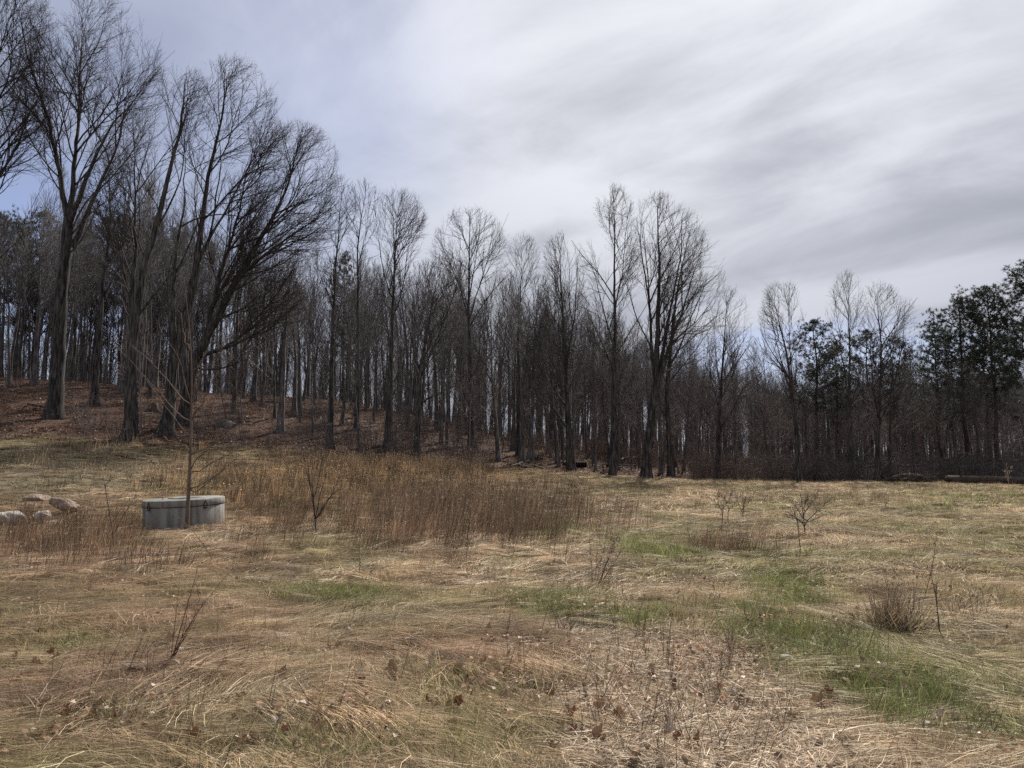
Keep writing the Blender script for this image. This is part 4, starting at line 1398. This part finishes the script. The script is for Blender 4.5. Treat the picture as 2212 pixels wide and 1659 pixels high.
def stone(px, py, size, mat, label, rz=0.0, tilt=(0, 0), seed=0, name='boulder', cat='boulder', sink=.25, dY=0.0, group=None, lift=0.0):
    g = ground_hit(px, py)
    x, Y = g[0], g[1] + dY
    z = float(height(x, Y))
    V, T = stone_mesh(np.random.default_rng(seed + 700), size)
    o = bpy.data.objects.new(name, mesh_np(name, V, T, mat, True))
    o.location = (x, Y, z + size[2] * (1 - sink * 2) + lift); o.rotation_euler = (tilt[0], tilt[1], rz)
    col.objects.link(o)
    return tag(o, label, cat, group)


def build_stones():
    stone(4, 1143, (.44, .34, .25), M_STONE, 'largest pale boulder at the front of the pile, cut by the left margin', .2, seed=1, sink=.15)
    stone(68, 1140, (.22, .22, .22), M_STONE, 'round pale boulder leaning on the long brown one', .9, seed=2, sink=.15, dY=.35)
    stone(100, 1126, (.40, .26, .17), M_STONE2, 'long tilted brown boulder at the right end of the pile', -.1, (0, R(15)), seed=3, sink=.0, dY=.75, lift=.10)
    stone(22, 1122, (.33, .25, .095), M_STONE2, 'flat dark slab at the back of the boulder pile', .1, (R(4), R(3)), seed=4, sink=0, dY=1.0, lift=.30)
    stone(46, 1138, (.17, .16, .16), M_STONE, 'small grey stone wedged under the flat slab', .5, seed=5, sink=.2, dY=.6, lift=.05)
    stone(116, 1140, (.22, .15, .11), M_STONE, 'low pale stone in the grass below the long brown boulder', .2, seed=6, sink=.25, dY=.1)
    stone(484, 922, (.62, .4, .30), M_MOSS, 'dark boulder lying on the leafy slope right of the sapling trunk', .2, seed=7)
    stone(1796, 1036, (.62, .45, .42), M_MOSS, 'pale mossy boulder in the shade at the right wood edge', .4, seed=8, dY=.8)
    stone(1758, 1038, (.35, .3, .25), M_MOSS, 'smaller mossy boulder left of the pale one at the wood edge', 1.4, seed=9, dY=.8)
    stone(1696, 1430, (.055, .045, .035), M_STONE, 'small white stone in the green grass strip', .4, seed=10, name='stone', cat='stone', sink=.1)
    stone(1914, 1455, (.045, .04, .035), M_STONE2, 'small pinkish stone in the green grass under the dead weed clump', 1.2, seed=11, name='stone', cat='stone', sink=.1)


def log(px0, py0, px1, py1, r, mat, label, r1=None, name='log', cat='log', group=None, dY=(0, 0), lift=0.0, bend=.06, seed=0, stubs=0, parts=True):
    rg = np.random.default_rng(seed + 900)
    a = ground_hit(px0, py0); b = ground_hit(px1, py1)
    a[1] += dY[0]; b[1] += dY[1]
    a[0] = x_at(px0, a[1]); b[0] = x_at(px1, b[1])
    a[2] = float(height(a[0], a[1])) + r * .8 + lift; b[2] = float(height(b[0], b[1])) + (r1 or r) * .8
    k = 9; t = np.linspace(0, 1, k)[:, None]
    P = a * (1 - t) + b * t
    P[1:-1] += rg.normal(0, bend, (k - 2, 3)) * np.array([1, 1, .3])
    mb = MB(); mb.tube(P, np.linspace(r, r1 or r * .8, k), 10, wob=1 + .08 * rg.normal(0, 1, (k, 10)))
    root = a.copy()
    if not stubs:
        o = mb.build(name, mat, None, True, root); o.location = root
        return tag(o, label, cat, group)
    th = thing(name, root, label, cat, group)
    mb.build('trunk', mat, th, True, root)
    for q in range(stubs):
        i = rg.integers(1, k - 1); d = norm(np.array([rg.normal(0, 1), rg.normal(0, .6), abs(rg.normal(.3, .5))])); L = rg.uniform(.3, 1.0)
        s = MB(); s.tube(np.stack([P[i], P[i] + d * L * .5, P[i] + d * L + rg.normal(0, .06, 3)]), [r * .35, r * .25, r * .1], 5); s.build('branch_stub', mat, th, True, root)
    return th


def build_logs():
    log(1104, 1012, 1143, 1000, .07, M_LOG, 'thin pale pole propped on the log ends, pointing up right', lift=.08, seed=1, dY=(0, .5))
    log(1113, 1006, 1152, 1013, .09, M_LOG, 'front pale log of the small heap left of the disc harrow', seed=2)
    log(1126, 1004, 1172, 1013, .09, M_LOG, 'longest pale log at the right of the small heap', seed=3)
    log(1050, 996, 1082, 996, .08, M_DARKLOG, 'short dark log lying in the leaves left of the log heap', seed=4)
    log(2045, 1044, 2330, 1052, .20, M_DARKLOG, 'long fallen trunk lying along the edge of the field at right', r1=.28, lift=.12, stubs=5, seed=5, name='fallen_tree', dY=(0.4, 0.2))
    log(330, 1000, 250, 985, .05, M_DARKLOG, 'dark branch lying in grass at the foot of the hill', seed=6, name='fallen_branch', cat='branch')
    for q, (a, b, c, d, r, m, l) in enumerate([
        (22, 846, 40, 841, .07, M_LOG, 'short bleached log high on the leafy slope at far left'),
        (60, 874, 118, 884, .06, M_DARKLOG, 'dark fallen branch left of the first big maple trunk'),
        (118, 876, 160, 872, .05, M_DARKLOG, 'dark thin branch just right of the first big maple trunk'),
        (275, 832, 345, 838, .09, M_DARKLOG, 'fallen trunk along the crest between two big maples'),
        (520, 912, 640, 905, .05, M_LOG, 'long pale pole lying across the slope behind the sapling'),
        (560, 868, 650, 872, .06, M_DARKLOG, 'dark pole lying on the crest under the leaning maple'),
        (860, 935, 930, 930, .05, M_DARKLOG, 'dark branch at the base of the crooked tree'),
        (790, 925, 870, 905, .06, M_DARKLOG, 'branch leaning in the leaves left of the crooked tree'),
        (950, 940, 1040, 958, .06, M_DARKLOG, 'fallen branch slanting down the shoulder of the hill'),
        (300, 897, 330, 893, .04, M_LOG, 'small pale stick between the two front maple trunks'),
        (160, 905, 185, 900, .05, M_LOG, 'broken pale stick below the grey trunk on the slope')]):
        log(a, b, c, d, r, m, l, seed=20 + q, name='fallen_branch', cat='branch')
    # stump
    g = ground_hit(332, 888)
    mb = MB(); rg = np.random.default_rng(8)
    mb.tube(np.array([[0, 0, -.2], [0, 0, .05], [.03, 0, .3], [.05, 0, .5]]), [.5, .38, .28, .2], 10, wob=1 + .15 * rg.normal(0, 1, (4, 10)))
    o = mb.build('stump', M_DARKLOG); o.location = g
    tag(o, 'black rotten stump on the leafy slope right of the furrowed maple', 'stump')
    # brush heap at the root end of the fallen trunk
    g = ground_hit(1975, 1044); g[1] += .6; g[2] = float(height(g[0], g[1]))
    t = thing('brush_heap', g, 'dark heap of roots and branches at the left end of the fallen trunk', 'brush heap')
    mb = MB(); n = 420
    a = rg.uniform(-1.6, 1.6, n); p = np.stack([a, rg.normal(0, .45, n), np.abs(rg.normal(0, .28, n)) * (1.2 - np.abs(a) / 2)], 1)
    d = norm(np.stack([rg.normal(0, 1, n), rg.normal(0, .6, n), rg.normal(.15, .4, n)], 1)); L = rg.uniform(.3, 1.0, n)[:, None]
    mb.cones(p, p + d * L * .5, p + d * L + rg.normal(0, .1, (n, 3)), rg.uniform(.006, .03, n), rg.random(n))
    mb.build('sticks', M_DARKLOG, t)
    V, T = stone_mesh(np.random.default_rng(55), (1.2, .5, .42), 3, .3)
    m2 = MB(); m2.add(V + np.array([-.1, .1, .2]), T); m2.build('root_mass', M_DARKLOG, t)


# ------------------------------------------------------------------ old farm implements
def build_rake():
    Y = 51.5
    xa = x_at(1342, Y); z = float(height(xa, Y))
    t = thing('hay_rake', (xa, Y, z), 'old black horse drawn hay rake with two tall wheels and a dished seat', 'hay rake')
    t.rotation_euler = (0, 0, R(14))
    half = 1.0; wr = .56
    for sx in (-1, 1):
        cxw = sx * half; c = np.array([cxw, 0, wr])
        w = MB(); a = np.linspace(0, 2 * math.pi, 33)
        tilt = .42
        rim = np.stack([cxw + np.sin(a) * 0, np.cos(a) * wr, wr + np.sin(a) * wr], 1)
        ang = R(52)
        rim = np.stack([cxw + np.cos(a) * wr * math.sin(ang), np.cos(a) * wr * math.cos(ang), wr + np.sin(a) * wr], 1)
        wh = MB(); wh.tube(rim, .026, 6, cap=False); wo = wh.build('wheel', M_IRON, t)
        hb = MB(); nrm = np.array([math.cos(ang), -math.sin(ang), 0]); hb.tube(np.stack([c - nrm * .09, c + nrm * .09]), .06, 8); hb.build('hub', M_IRON, wo)
        for q in range(10):
            s = MB(); b = q * math.pi / 5
            e = c + np.array([math.cos(b) * wr * math.sin(ang), math.cos(b) * wr * math.cos(ang), math.sin(b) * wr]) * .97
            s.tube(np.stack([c, e]), .009, 4); s.build('spoke', M_IRON, wo)
    ax = MB(); ax.tube(np.array([[-half, 0, wr], [0, 0, wr + .02], [half, 0, wr]]), .035, 6); ax.build('axle', M_IRON, t)
    bar = MB(); bar.tube(np.array([[-half * .85, -.18, wr - .12], [half * .85, -.18, wr - .12]]), .03, 6); bar.build('tine_bar', M_IRON, t)
    for q in range(20):
        x = -half * .82 + q * half * 1.64 / 19
        a = np.linspace(0, 2.5, 8)
        P = np.stack([np.full(8, x), -.18 - .02 - .34 * np.sin(a), wr - .12 + .03 - .24 * (1 - np.cos(a)) + .10 * np.sin(a)], 1)
        m = MB(); m.tube(P, .012, 4); m.build('tine', M_IRON, t)
    p = MB(); p.tube(np.array([[.05, 0, wr], [.1, -.15, wr + .18], [.18, -.28, wr + .42]]), .02, 6); p.build('seat_post', M_IRON, t)
    s = MB(); k = 20
    prof = [(0.001, 0.0), (.10, .012), (.18, .05), (.225, .10), (.215, .105), (.17, .06), (.1, .028), (0.001, .016)]
    lathe(s, prof, k); so = s.build('seat', M_IRON, t); so.location = (.18, -.28, wr + .41); so.rotation_euler = (R(8), R(-18), 0)
    tg = MB(); tg.tube(np.array([[0, 0, wr - .05], [-.05, -.9, .32], [-.1, -1.6, .12]]), [.045, .04, .035], 6); tg.build('tongue', M_LOG, t)
    lv = MB(); lv.tube(np.array([[-.25, 0, wr], [-.3, -.1, wr + .42]]), .014, 5); lv.build('lever', M_IRON, t)


def build_harrow(px, Y, n, length, label, rz, rad=.20):
    x = x_at(px, Y); z = float(height(x, Y))
    t = thing('disc_harrow', (x, Y, z), label, 'disc harrow')
    t.rotation_euler = (0, 0, rz)
    a = MB(); a.tube(np.array([[-length / 2, 0, rad], [length / 2, 0, rad]]), .028, 6); a.build('axle', M_IRON, t)
    f = MB(); f.tube(np.array([[-length / 2, .12, rad * 1.85], [length / 2, .12, rad * 1.75]]), .035, 4); f.build('frame', M_IRON, t)
    for q in range(n):
        xx = -length / 2 + length * (q + .5) / n
        m = MB(); k = 18; an = np.arange(k) * 2 * math.pi / k
        rim = np.stack([np.full(k, xx + .04), np.cos(an) * rad, rad + np.sin(an) * rad], 1)
        rim2 = rim + np.array([.014, 0, 0])
        V = np.concatenate([rim, rim2, [[xx, 0, rad]], [[xx + .014, 0, rad]]])
        j = np.arange(k); jn = (j + 1) % k
        T = np.concatenate([np.stack([j, jn, np.full(k, 2 * k)], 1), np.stack([jn + k, j + k, np.full(k, 2 * k + 1)], 1), np.stack([j, j + k, jn + k], 1), np.stack([j, jn + k, jn], 1)])
        m.add(V, T); m.build('disc', M_IRON, t, False)
    for sx in (-.4, .1, .45):
        s = MB(); s.tube(np.array([[sx * length, .12, rad * 1.8], [sx * length, .03, rad * 1.02]]), .02, 4); s.build('hanger', M_IRON, t)


# ------------------------------------------------------------------ saplings and weeds of the field
def plant(name, label, cat, px, py, stems, r, mat, twn=8, twl=.18, seed=0, dYj=.12, buds=0, group=None, tmat=None, r_end=.25, bud_mat=None):
    rg = np.random.default_rng(seed + 1300)
    base = ground_hit(px, py)
    Y = base[1]
    t = thing(name, base, label, cat, group)
    tw = MB(); bd = MB(); first = None
    for li, L in enumerate(stems):
        drift = rg.normal(0, dYj)
        P = np.stack([at(p[0], p[1], Y + drift * q) for q, p in enumerate(L)]) - base
        if li == 0: P[0] = [0, 0, -.08]
        P = smooth_poly(P, 9)
        if li and first is not None:
            allp = np.concatenate(first); P[0] = allp[np.linalg.norm(allp - P[0], axis=1).argmin()]
        first = (first or []) + [P]
        rr = r * (1 if li == 0 else .65)
        mb = MB(); mb.tube(P, np.linspace(rr, rr * r_end, 9), 5); mb.build('stem' , mat, t)
        k = twn
        if k:
            i = rg.integers(3, 9, k); d = norm(P[i] - P[i - 1]); f = rg.random(k)[:, None]
            b = P[i - 1] * (1 - f) + P[i] * f
            dd = norm(d + rg.normal(0, .6, (k, 3)) + np.array([0, 0, .25])); LL = (twl * rg.uniform(.4, 1.2, k))[:, None]
            e = b + dd * LL + rg.normal(0, .01, (k, 3))
            tw.cones(b, b + dd * LL * .5, e, np.full(k, r * .3), rg.random(k))
            if buds:
                q = np.repeat(np.arange(k), buds); f = rg.uniform(.2, 1.05, len(q))[:, None]
                c = b[q] * (1 - f) + e[q] * f + rg.normal(0, .006, (len(q), 3)); u = norm(rg.normal(0, 1, (len(q), 3)) + np.array([0, 0, .6]))
                s = rg.uniform(.012, .028, len(q))[:, None]
                bd.cones(c, c + u * s * .5, c + u * s, np.full(len(q), .0065), rg.random(len(q)))
    if tw.v: tw.build('twigs', tmat or mat, t)
    if bd.v: bd.build('buds', bud_mat or M_WEEDDARK, t)
    return t


def clump_thing(name, label, cat, px, py, parts, group=None):
    g = ground_hit(px, py)
    t = thing(name, g, label, cat, group)
    for nm, mb, mat in parts:
        mb.build(nm, mat, t, False)
    return t


def build_plants():
    rg = np.random.default_rng(33)
    plant('sapling', 'dark forked sapling alone in the grass right of the concrete tank', 'sapling', 683, 1160,
          [[(683, 1165), (683, 1130), (675, 1080), (668, 1030), (664, 985)], [(680, 1110), (676, 1060), (672, 1010), (680, 970)], [(682, 1118), (692, 1065), (706, 1020)], [(683, 1122), (705, 1080), (740, 1050)],
           [(676, 1075), (660, 1010), (656, 975)], [(683, 1125), (700, 1095), (722, 1060), (738, 1015)], [(678, 1080), (690, 1030), (697, 985)]], .018, M_TWIG, 5, .25, 1)
    plant('sapling', 'thin dark sapling with a crooked side branch left of the concrete tank', 'sapling', 246, 1190,
          [[(246, 1190), (246, 1165), (237, 1110), (228, 1060), (219, 1010)], [(240, 1135), (262, 1095), (292, 1088)], [(244, 1160), (262, 1120), (290, 1075)], [(225, 1050), (245, 1030)]], .011, M_TWIG, 5, .2, 2)
    plant('shrub_sapling', 'budded sapling, left stem of the pair near the pale far grass', 'sapling', 1558, 1143, [[(1558, 1143), (1562, 1105), (1566, 1060)], [(1562, 1105), (1545, 1085), (1533, 1075)], [(1563, 1100), (1575, 1075), (1583, 1062)], [(1562, 1112), (1552, 1090), (1550, 1065)]], .011, M_REDTWIG, 9, .22, 3, buds=4)
    plant('shrub_sapling', 'budded sapling, right stem of the pair near the pale far grass', 'sapling', 1571, 1130, [[(1571, 1130), (1574, 1095), (1579, 1058)], [(1573, 1105), (1588, 1085), (1600, 1072)], [(1574, 1100), (1565, 1075)]], .010, M_REDTWIG, 9, .2, 4, buds=4)
    plant('shrub_sapling', 'small budded bush standing alone just right of the sapling pair', 'sapling', 1602, 1122, [[(1602, 1122), (1607, 1090), (1616, 1056)], [(1604, 1108), (1590, 1075), (1587, 1060)], [(1605, 1100), (1622, 1080), (1632, 1070)], [(1606, 1095), (1604, 1070)]], .012, M_TWIG, 9, .2, 5, buds=4)
    plant('shrub_sapling', 'widest budded bush, with ascending branches, in the right of the field', 'sapling', 1740, 1155,
          [[(1740, 1155), (1736, 1120), (1733, 1090), (1728, 1064)], [(1738, 1130), (1760, 1110), (1785, 1085)], [(1738, 1135), (1715, 1115), (1690, 1100)], [(1735, 1110), (1755, 1085), (1765, 1070)], [(1737, 1125), (1720, 1095), (1708, 1082)], [(1735, 1100), (1745, 1075)], [(1738, 1130), (1722, 1120), (1700, 1118)], [(1738, 1130), (1765, 1120), (1790, 1105)]], .014, M_TWIG, 9, .22, 6, buds=5)
    plant('shrub_sapling', 'lone leaning stem rising from a pale straw tuft', 'sapling', 1731, 1199, [[(1731, 1199), (1726, 1160), (1722, 1110)], [(1724, 1130), (1712, 1095)]], .009, M_TWIG, 4, .12, 7)
    plant('cane_bush', 'leaning bunch of red canes in the left foreground', 'cane bush', 364, 1432,
          [[(364, 1432), (395, 1340), (431, 1215)], [(366, 1430), (410, 1345), (450, 1290), (502, 1228)], [(368, 1432), (380, 1330), (388, 1255)], [(372, 1425), (420, 1335), (432, 1290)], [(360, 1430), (400, 1380), (440, 1300)], [(375, 1430), (402, 1350), (408, 1270)], [(366, 1432), (385, 1390), (425, 1330)]], .006, M_REDTWIG, 4, .15, 8, .06)
    plant('weed_bunch', 'leaning reddish weed bunch with feathery plumes in mid field', 'weeds', 1289, 1272,
          [[(1289, 1272), (1310, 1215), (1337, 1152)], [(1290, 1270), (1318, 1200), (1328, 1160)], [(1286, 1270), (1300, 1205), (1312, 1150)], [(1292, 1270), (1325, 1220), (1345, 1185)], [(1284, 1272), (1290, 1200), (1290, 1150)], [(1280, 1272), (1278, 1210), (1272, 1160)], [(1288, 1272), (1305, 1230), (1322, 1175)], [(1294, 1268), (1310, 1240), (1332, 1215)]], .006, M_REDTWIG, 12, .16, 9, .05, buds=3, bud_mat=M_WEED)
    plant('weed_stalk', 'dark mullein like stalk with a hanging brown leaf right of the weed clump', 'weed', 2033, 1384,
          [[(2033, 1384), (2026, 1330), (2022, 1290), (2023, 1255)], [(2024, 1300), (2016, 1260), (2008, 1230)]], .007, M_TWIG, 5, .1, 10, .03, buds=2)
    plant('weed_stalk', 'thin upright stalk standing left of the middle stems', 'weed', 777, 1258, [[(777, 1258), (776, 1200), (778, 1150)]], .004, M_WEEDDARK, 6, .05, 11, .02, buds=3)
    plant('weed_stalk', 'tall thin stalk with a black seed head before the massed stems', 'weed', 939, 1192, [[(939, 1192), (936, 1130), (938, 1068)]], .005, M_WEEDDARK, 5, .05, 12, .02, buds=5)
    plant('weed_stalk', 'tall pale seed stalk near the end of the fallen trunk', 'weed', 2180, 1062, [[(2180, 1062), (2178, 1035), (2174, 1002)], [(2178, 1040), (2170, 1018)], [(2177, 1030), (2184, 1012)]], .012, M_STRAW, 8, .2, 13, .05, buds=4, bud_mat=M_STRAW)
    plant('weed_stalk', 'short dark teasel sticking up from the right of the pale grass', 'weed', 2110, 1058, [[(2112, 1064), (2110, 1050), (2107, 1036)]], .012, M_WEEDDARK, 5, .06, 14, .02, buds=8)
    plant('weed_stalk', 'thin tall stalk above the flattened grass at the right', 'weed', 1990, 1300, [[(2012, 1275), (2017, 1215), (2022, 1165), (2026, 1130)]], .004, M_WEEDDARK, 5, .06, 15, .02, buds=2)
    plant('fallen_cane', 'long arching dark cane bowed across the front of the concrete tank', 'cane', 470, 1215,
          [[(470, 1215), (440, 1175), (405, 1130), (360, 1095), (310, 1083), (275, 1092)]], .006, M_REDTWIG, 3, .1, 16, .0, r_end=.4)
    # dead weed clump at the right: brown stems with seed heads over a skirt of pale bent straw
    st = stems_clump(rg, 150, .66, .0030, .17, (.02, 0), heads=.25, lj=.22)
    fan = stems_clump(rg, 240, .42, .0040, .24, (.1, -.25), 0, lj=.75)
    for v in fan.v: v[:, 2] += .05
    mt = blades_mat(rg, 160, .5, .003, .45, elev=(.1, .9), yawj=3, curl=.5)
    clump_thing('dead_weed_clump', 'big grey brown clump of dead weeds with seed heads at the right', 'weed clump', 1932, 1368, [('seed_stems', st, M_WEED), ('bent_straw', fan, M_STRAW), ('matted_skirt', mt, M_WEED)])
    for q, (px, py, n, H, mat, lab) in enumerate([
        (1643, 1143, 60, .45, M_STRAW, 'pale spiky straw tuft between the budded bushes'),
        (1735, 1202, 24, .32, M_STRAW, 'pale straw stalks around the lone leaning stem'),
        (2085, 1345, 40, .42, M_STRAW, 'scattered bent straw stalks right of the weed clump'),
        (1640, 1345, 30, .40, M_STRAW, 'bleached arching straw in the green strip'),
        (1220, 1385, 30, .34, M_WEED, 'low brown weed tuft at the upper edge of the bare patch'),
        (520, 1035, 70, .9, M_STRAW, 'pale grass bunch on the rise right of the sapling'),
        (232, 985, 40, 1.0, M_STRAW, 'tall pale grass bunch under the furrowed maple')]):
        clump_thing('straw_tuft', lab, 'straw tuft', px, py, [('stalks', stems_clump(rg, n, H, .0045 if py > 1100 else .008, .16, (.05, 0), 0, lj=.45), mat)])
    clump_thing('hay_mound', 'small rusty hummock of combed over grass beside the green spot', 'grass hummock', 1590, 1195,
                [('stems', stems_clump(rg, 240, .40, .004, .45, (-.25, 0), 0, lj=.35), M_RUSTGRASS), ('combed_straw', blades_mat(rg, 120, .7, .004, .5, elev=(.1, .6), yawj=.5), M_STRAW)])
    # dark weeds of the bare patch
    spots = []
    src = None
    k = 0
    for q in range(400):
        px = rg.uniform(1140, 1760); py = rg.uniform(1360, 1650)
        w = max(float(blob(px, py, 1420, 1440, 300, 85, 8)), float(blob(px, py, 1450, 1560, 300, 110, 6)))
        if rg.random() > w * 1.3 or any((px - a) ** 2 + ((py - b) * 2) ** 2 < 46 ** 2 for a, b in spots): continue
        spots.append((px, py))
        if len(spots) >= 34: break
    protos = []
    for v in range(5):
        mb = MB(); n = rg.integers(3, 7)
        for s in range(n):
            d = np.array([rg.normal(.10, .28), rg.normal(0, .28), 1.]); L = rg.uniform(.12, .32)
            P = smooth_poly(np.stack([np.array([rg.normal(0, .02), rg.normal(0, .02), -.02]), d * L * .5, d * L + rg.normal(0, .02, 3)]), 5)
            mb.tube(P, np.linspace(.0016, .0008, 5), 4)
            m = 5; i = rg.integers(1, 5, m); dd = norm(rg.normal(0, .6, (m, 3)) + np.array([0, 0, .9])); LL = rg.uniform(.02, .08, m)[:, None]
            mb.cones(P[i], P[i] + dd * LL * .5, P[i] + dd * LL, np.full(m, .0009), rg.random(m))
        protos.append(mb.mesh('dry_weed', M_WEEDDARK))
    for px, py in spots:
        g = ground_hit(px, py)
        o = bpy.data.objects.new('dry_weed', protos[rg.integers(5)]); o.location = g; o.rotation_euler = (0, 0, rg.uniform(0, 6.28)); s = rg.uniform(.8, 1.35); o.scale = (s, s, s)
        col.objects.link(o); tag(o, 'dark wiry dry weed standing on the bare straw patch', 'weed', 'dark weeds on the bare patch')
    for q, (px, py) in enumerate([(1190, 1600), (1140, 1560), (1090, 1640), (1330, 1640), (800, 1420), (1205, 1480), (985, 1610)]):
        pass


def leaf_mesh(rg, size, mat):
    """a curled lobed dead leaf"""
    k = 22; a = np.linspace(0, 2 * math.pi, k, endpoint=False)
    r = size * (.62 + .30 * np.abs(np.cos(2.5 * a)) + rg.normal(0, .06, k)) * np.where(np.abs(a - math.pi) < .3, .75, 1)
    x = r * np.cos(a) * 1.15; y = r * np.sin(a)
    cx_, cy_ = rg.uniform(2, 9, 2) * rg.choice([-1, 1], 2)
    def lift(x, y): return cx_ * .55 * y * y / size * .35 + cy_ * .3 * x * x / size * .3 + size * .16 * np.sin(x / size * 4.1 + cx_) * np.cos(y / size * 3.7 + cy_) + rg.normal(0, size * .07, np.shape(x))
    in_x, in_y = x * .5, y * .5
    V = np.concatenate([np.stack([x, y, lift(x, y)], 1), np.stack([in_x, in_y, lift(in_x, in_y)], 1), [[0, 0, 0]]])
    j = np.arange(k); jn = (j + 1) % k
    T = np.concatenate([np.stack([j, jn, jn + k], 1), np.stack([j, jn + k, j + k], 1), np.stack([j + k, jn + k, np.full(k, 2 * k)], 1)])
    mb = MB(); mb.add(V, T, rg.uniform(.3, .8)); 
    st = np.stack([[-size * .6, 0, 0], [-size * 1.1, size * .1, .01], [-size * 1.4, size * .2, .0]]); mb.tube(st, .0015, 3, shade=.3)
    return mb.mesh('dead_leaf', mat, False)


def build_leaves():
    rg = np.random.default_rng(44)
    protos = [leaf_mesh(rg, rg.uniform(.024, .042), [M_LEAF, M_LEAF, M_LEAFRUST, M_LEAFPALE, M_LEAF, M_LEAFPALE][q % 6]) for q in range(12)]
    names = {M_LEAF.name: ('curled brown dead leaf lying in the grass', 'curled brown leaves in the grass'), M_LEAFRUST.name: ('rust coloured dead leaf lying in the grass', 'rust coloured leaves in the grass'),
             M_LEAFPALE.name: ('bleached pale dead leaf lying in the grass', 'bleached leaves in the grass')}
    spots = []
    for q in range(20000):
        px = rg.uniform(0, 2200); py = rg.uniform(1330, 1659)
        w = max(float(blob(px, py, 450, 1560, 420, 110)), .9 * float(blob(px, py, 1000, 1480, 330, 110)), .8 * float(blob(px, py, 1300, 1600, 320, 80)), .5 * float(blob(px, py, 600, 1400, 500, 70)), .35 * float(blob(px, py, 1750, 1580, 380, 90)))
        if rg.random() < w: spots.append((px, py))
        if len(spots) >= 150: break
    for px, py in spots:
        g = ground_hit(px, py)
        v = rg.integers(12); me = protos[v]
        o = bpy.data.objects.new('dead_leaf', me); o.location = (g[0], g[1], g[2] + .045 + .03 * rg.random()); o.rotation_euler = (rg.normal(0, .38), rg.normal(0, .38), rg.uniform(0, 6.28)); s = rg.uniform(.7, 1.25); o.scale = (s, s, s)
        col.objects.link(o); l, gname = names[me.materials[0].name]; tag(o, l, 'leaf', gname)
    # small broken leaf bits, uncountable
    src = []
    for q in range(4):
        n = 14; mb = MB()
        c = np.stack([rg.uniform(-.25, .25, n), rg.uniform(-.25, .25, n), rg.uniform(.02, .07, n)], 1)
        a = norm(np.stack([rg.normal(0, 1, n), rg.normal(0, 1, n), rg.normal(0, .5, n)], 1)); b = norm(np.cross(a, np.stack([rg.normal(0, .5, n), rg.normal(0, .5, n), np.ones(n)], 1)))
        sz = rg.uniform(.010, .026, n)[:, None]
        mb.ribbons(np.stack([c - a * sz, c + np.array([0, 0, .006]), c + a * sz], 1), b, np.stack([sz[:, 0] * .3, sz[:, 0] * .8, sz[:, 0] * .15], 1), rg.random(n))
        src.append(mb.mesh('leaf_scraps', M_GRASS, False))
    X, Y = field_points(rg, 1500, 3.4, 12)
    k = fbm(X / .9, Y / .9, 88, 3) > .52
    X, Y = X[k], Y[k]; n = len(X)
    scatter('leaf_scraps', X, Y, np.stack([np.zeros(n), np.zeros(n), rg.uniform(0, 6.28, n)], 1), rg.uniform(.7, 1.3, n), rg.integers(0, 4, n), src,
            np.array([.30, .19, .125])[None] * (.5 + 1.1 * rg.random((n, 1))), 'crumbled bits of dead leaves among the grass')
    # the upright rust leaf caught on a stalk
    g = ground_hit(990, 1552)
    o = bpy.data.objects.new('dead_leaf', protos[2]); o.location = (g[0], g[1], g[2] + .10); o.rotation_euler = (R(75), R(-60), R(10)); o.scale = (1.25, 1.25, 1.25)
    col.objects.link(o); tag(o, 'large rust brown leaf standing upright on a stalk in the front grass', 'leaf')


build_tank()
build_young_tree()
build_stones()
build_logs()
build_rake()
build_harrow(1240, 51.8, 11, 1.85, 'black disc harrow half hidden behind a trunk', R(24))
build_harrow(1160, 53.5, 5, .85, 'small black disc gang behind the log heap', R(-8), .17)
build_plants()
build_leaves()
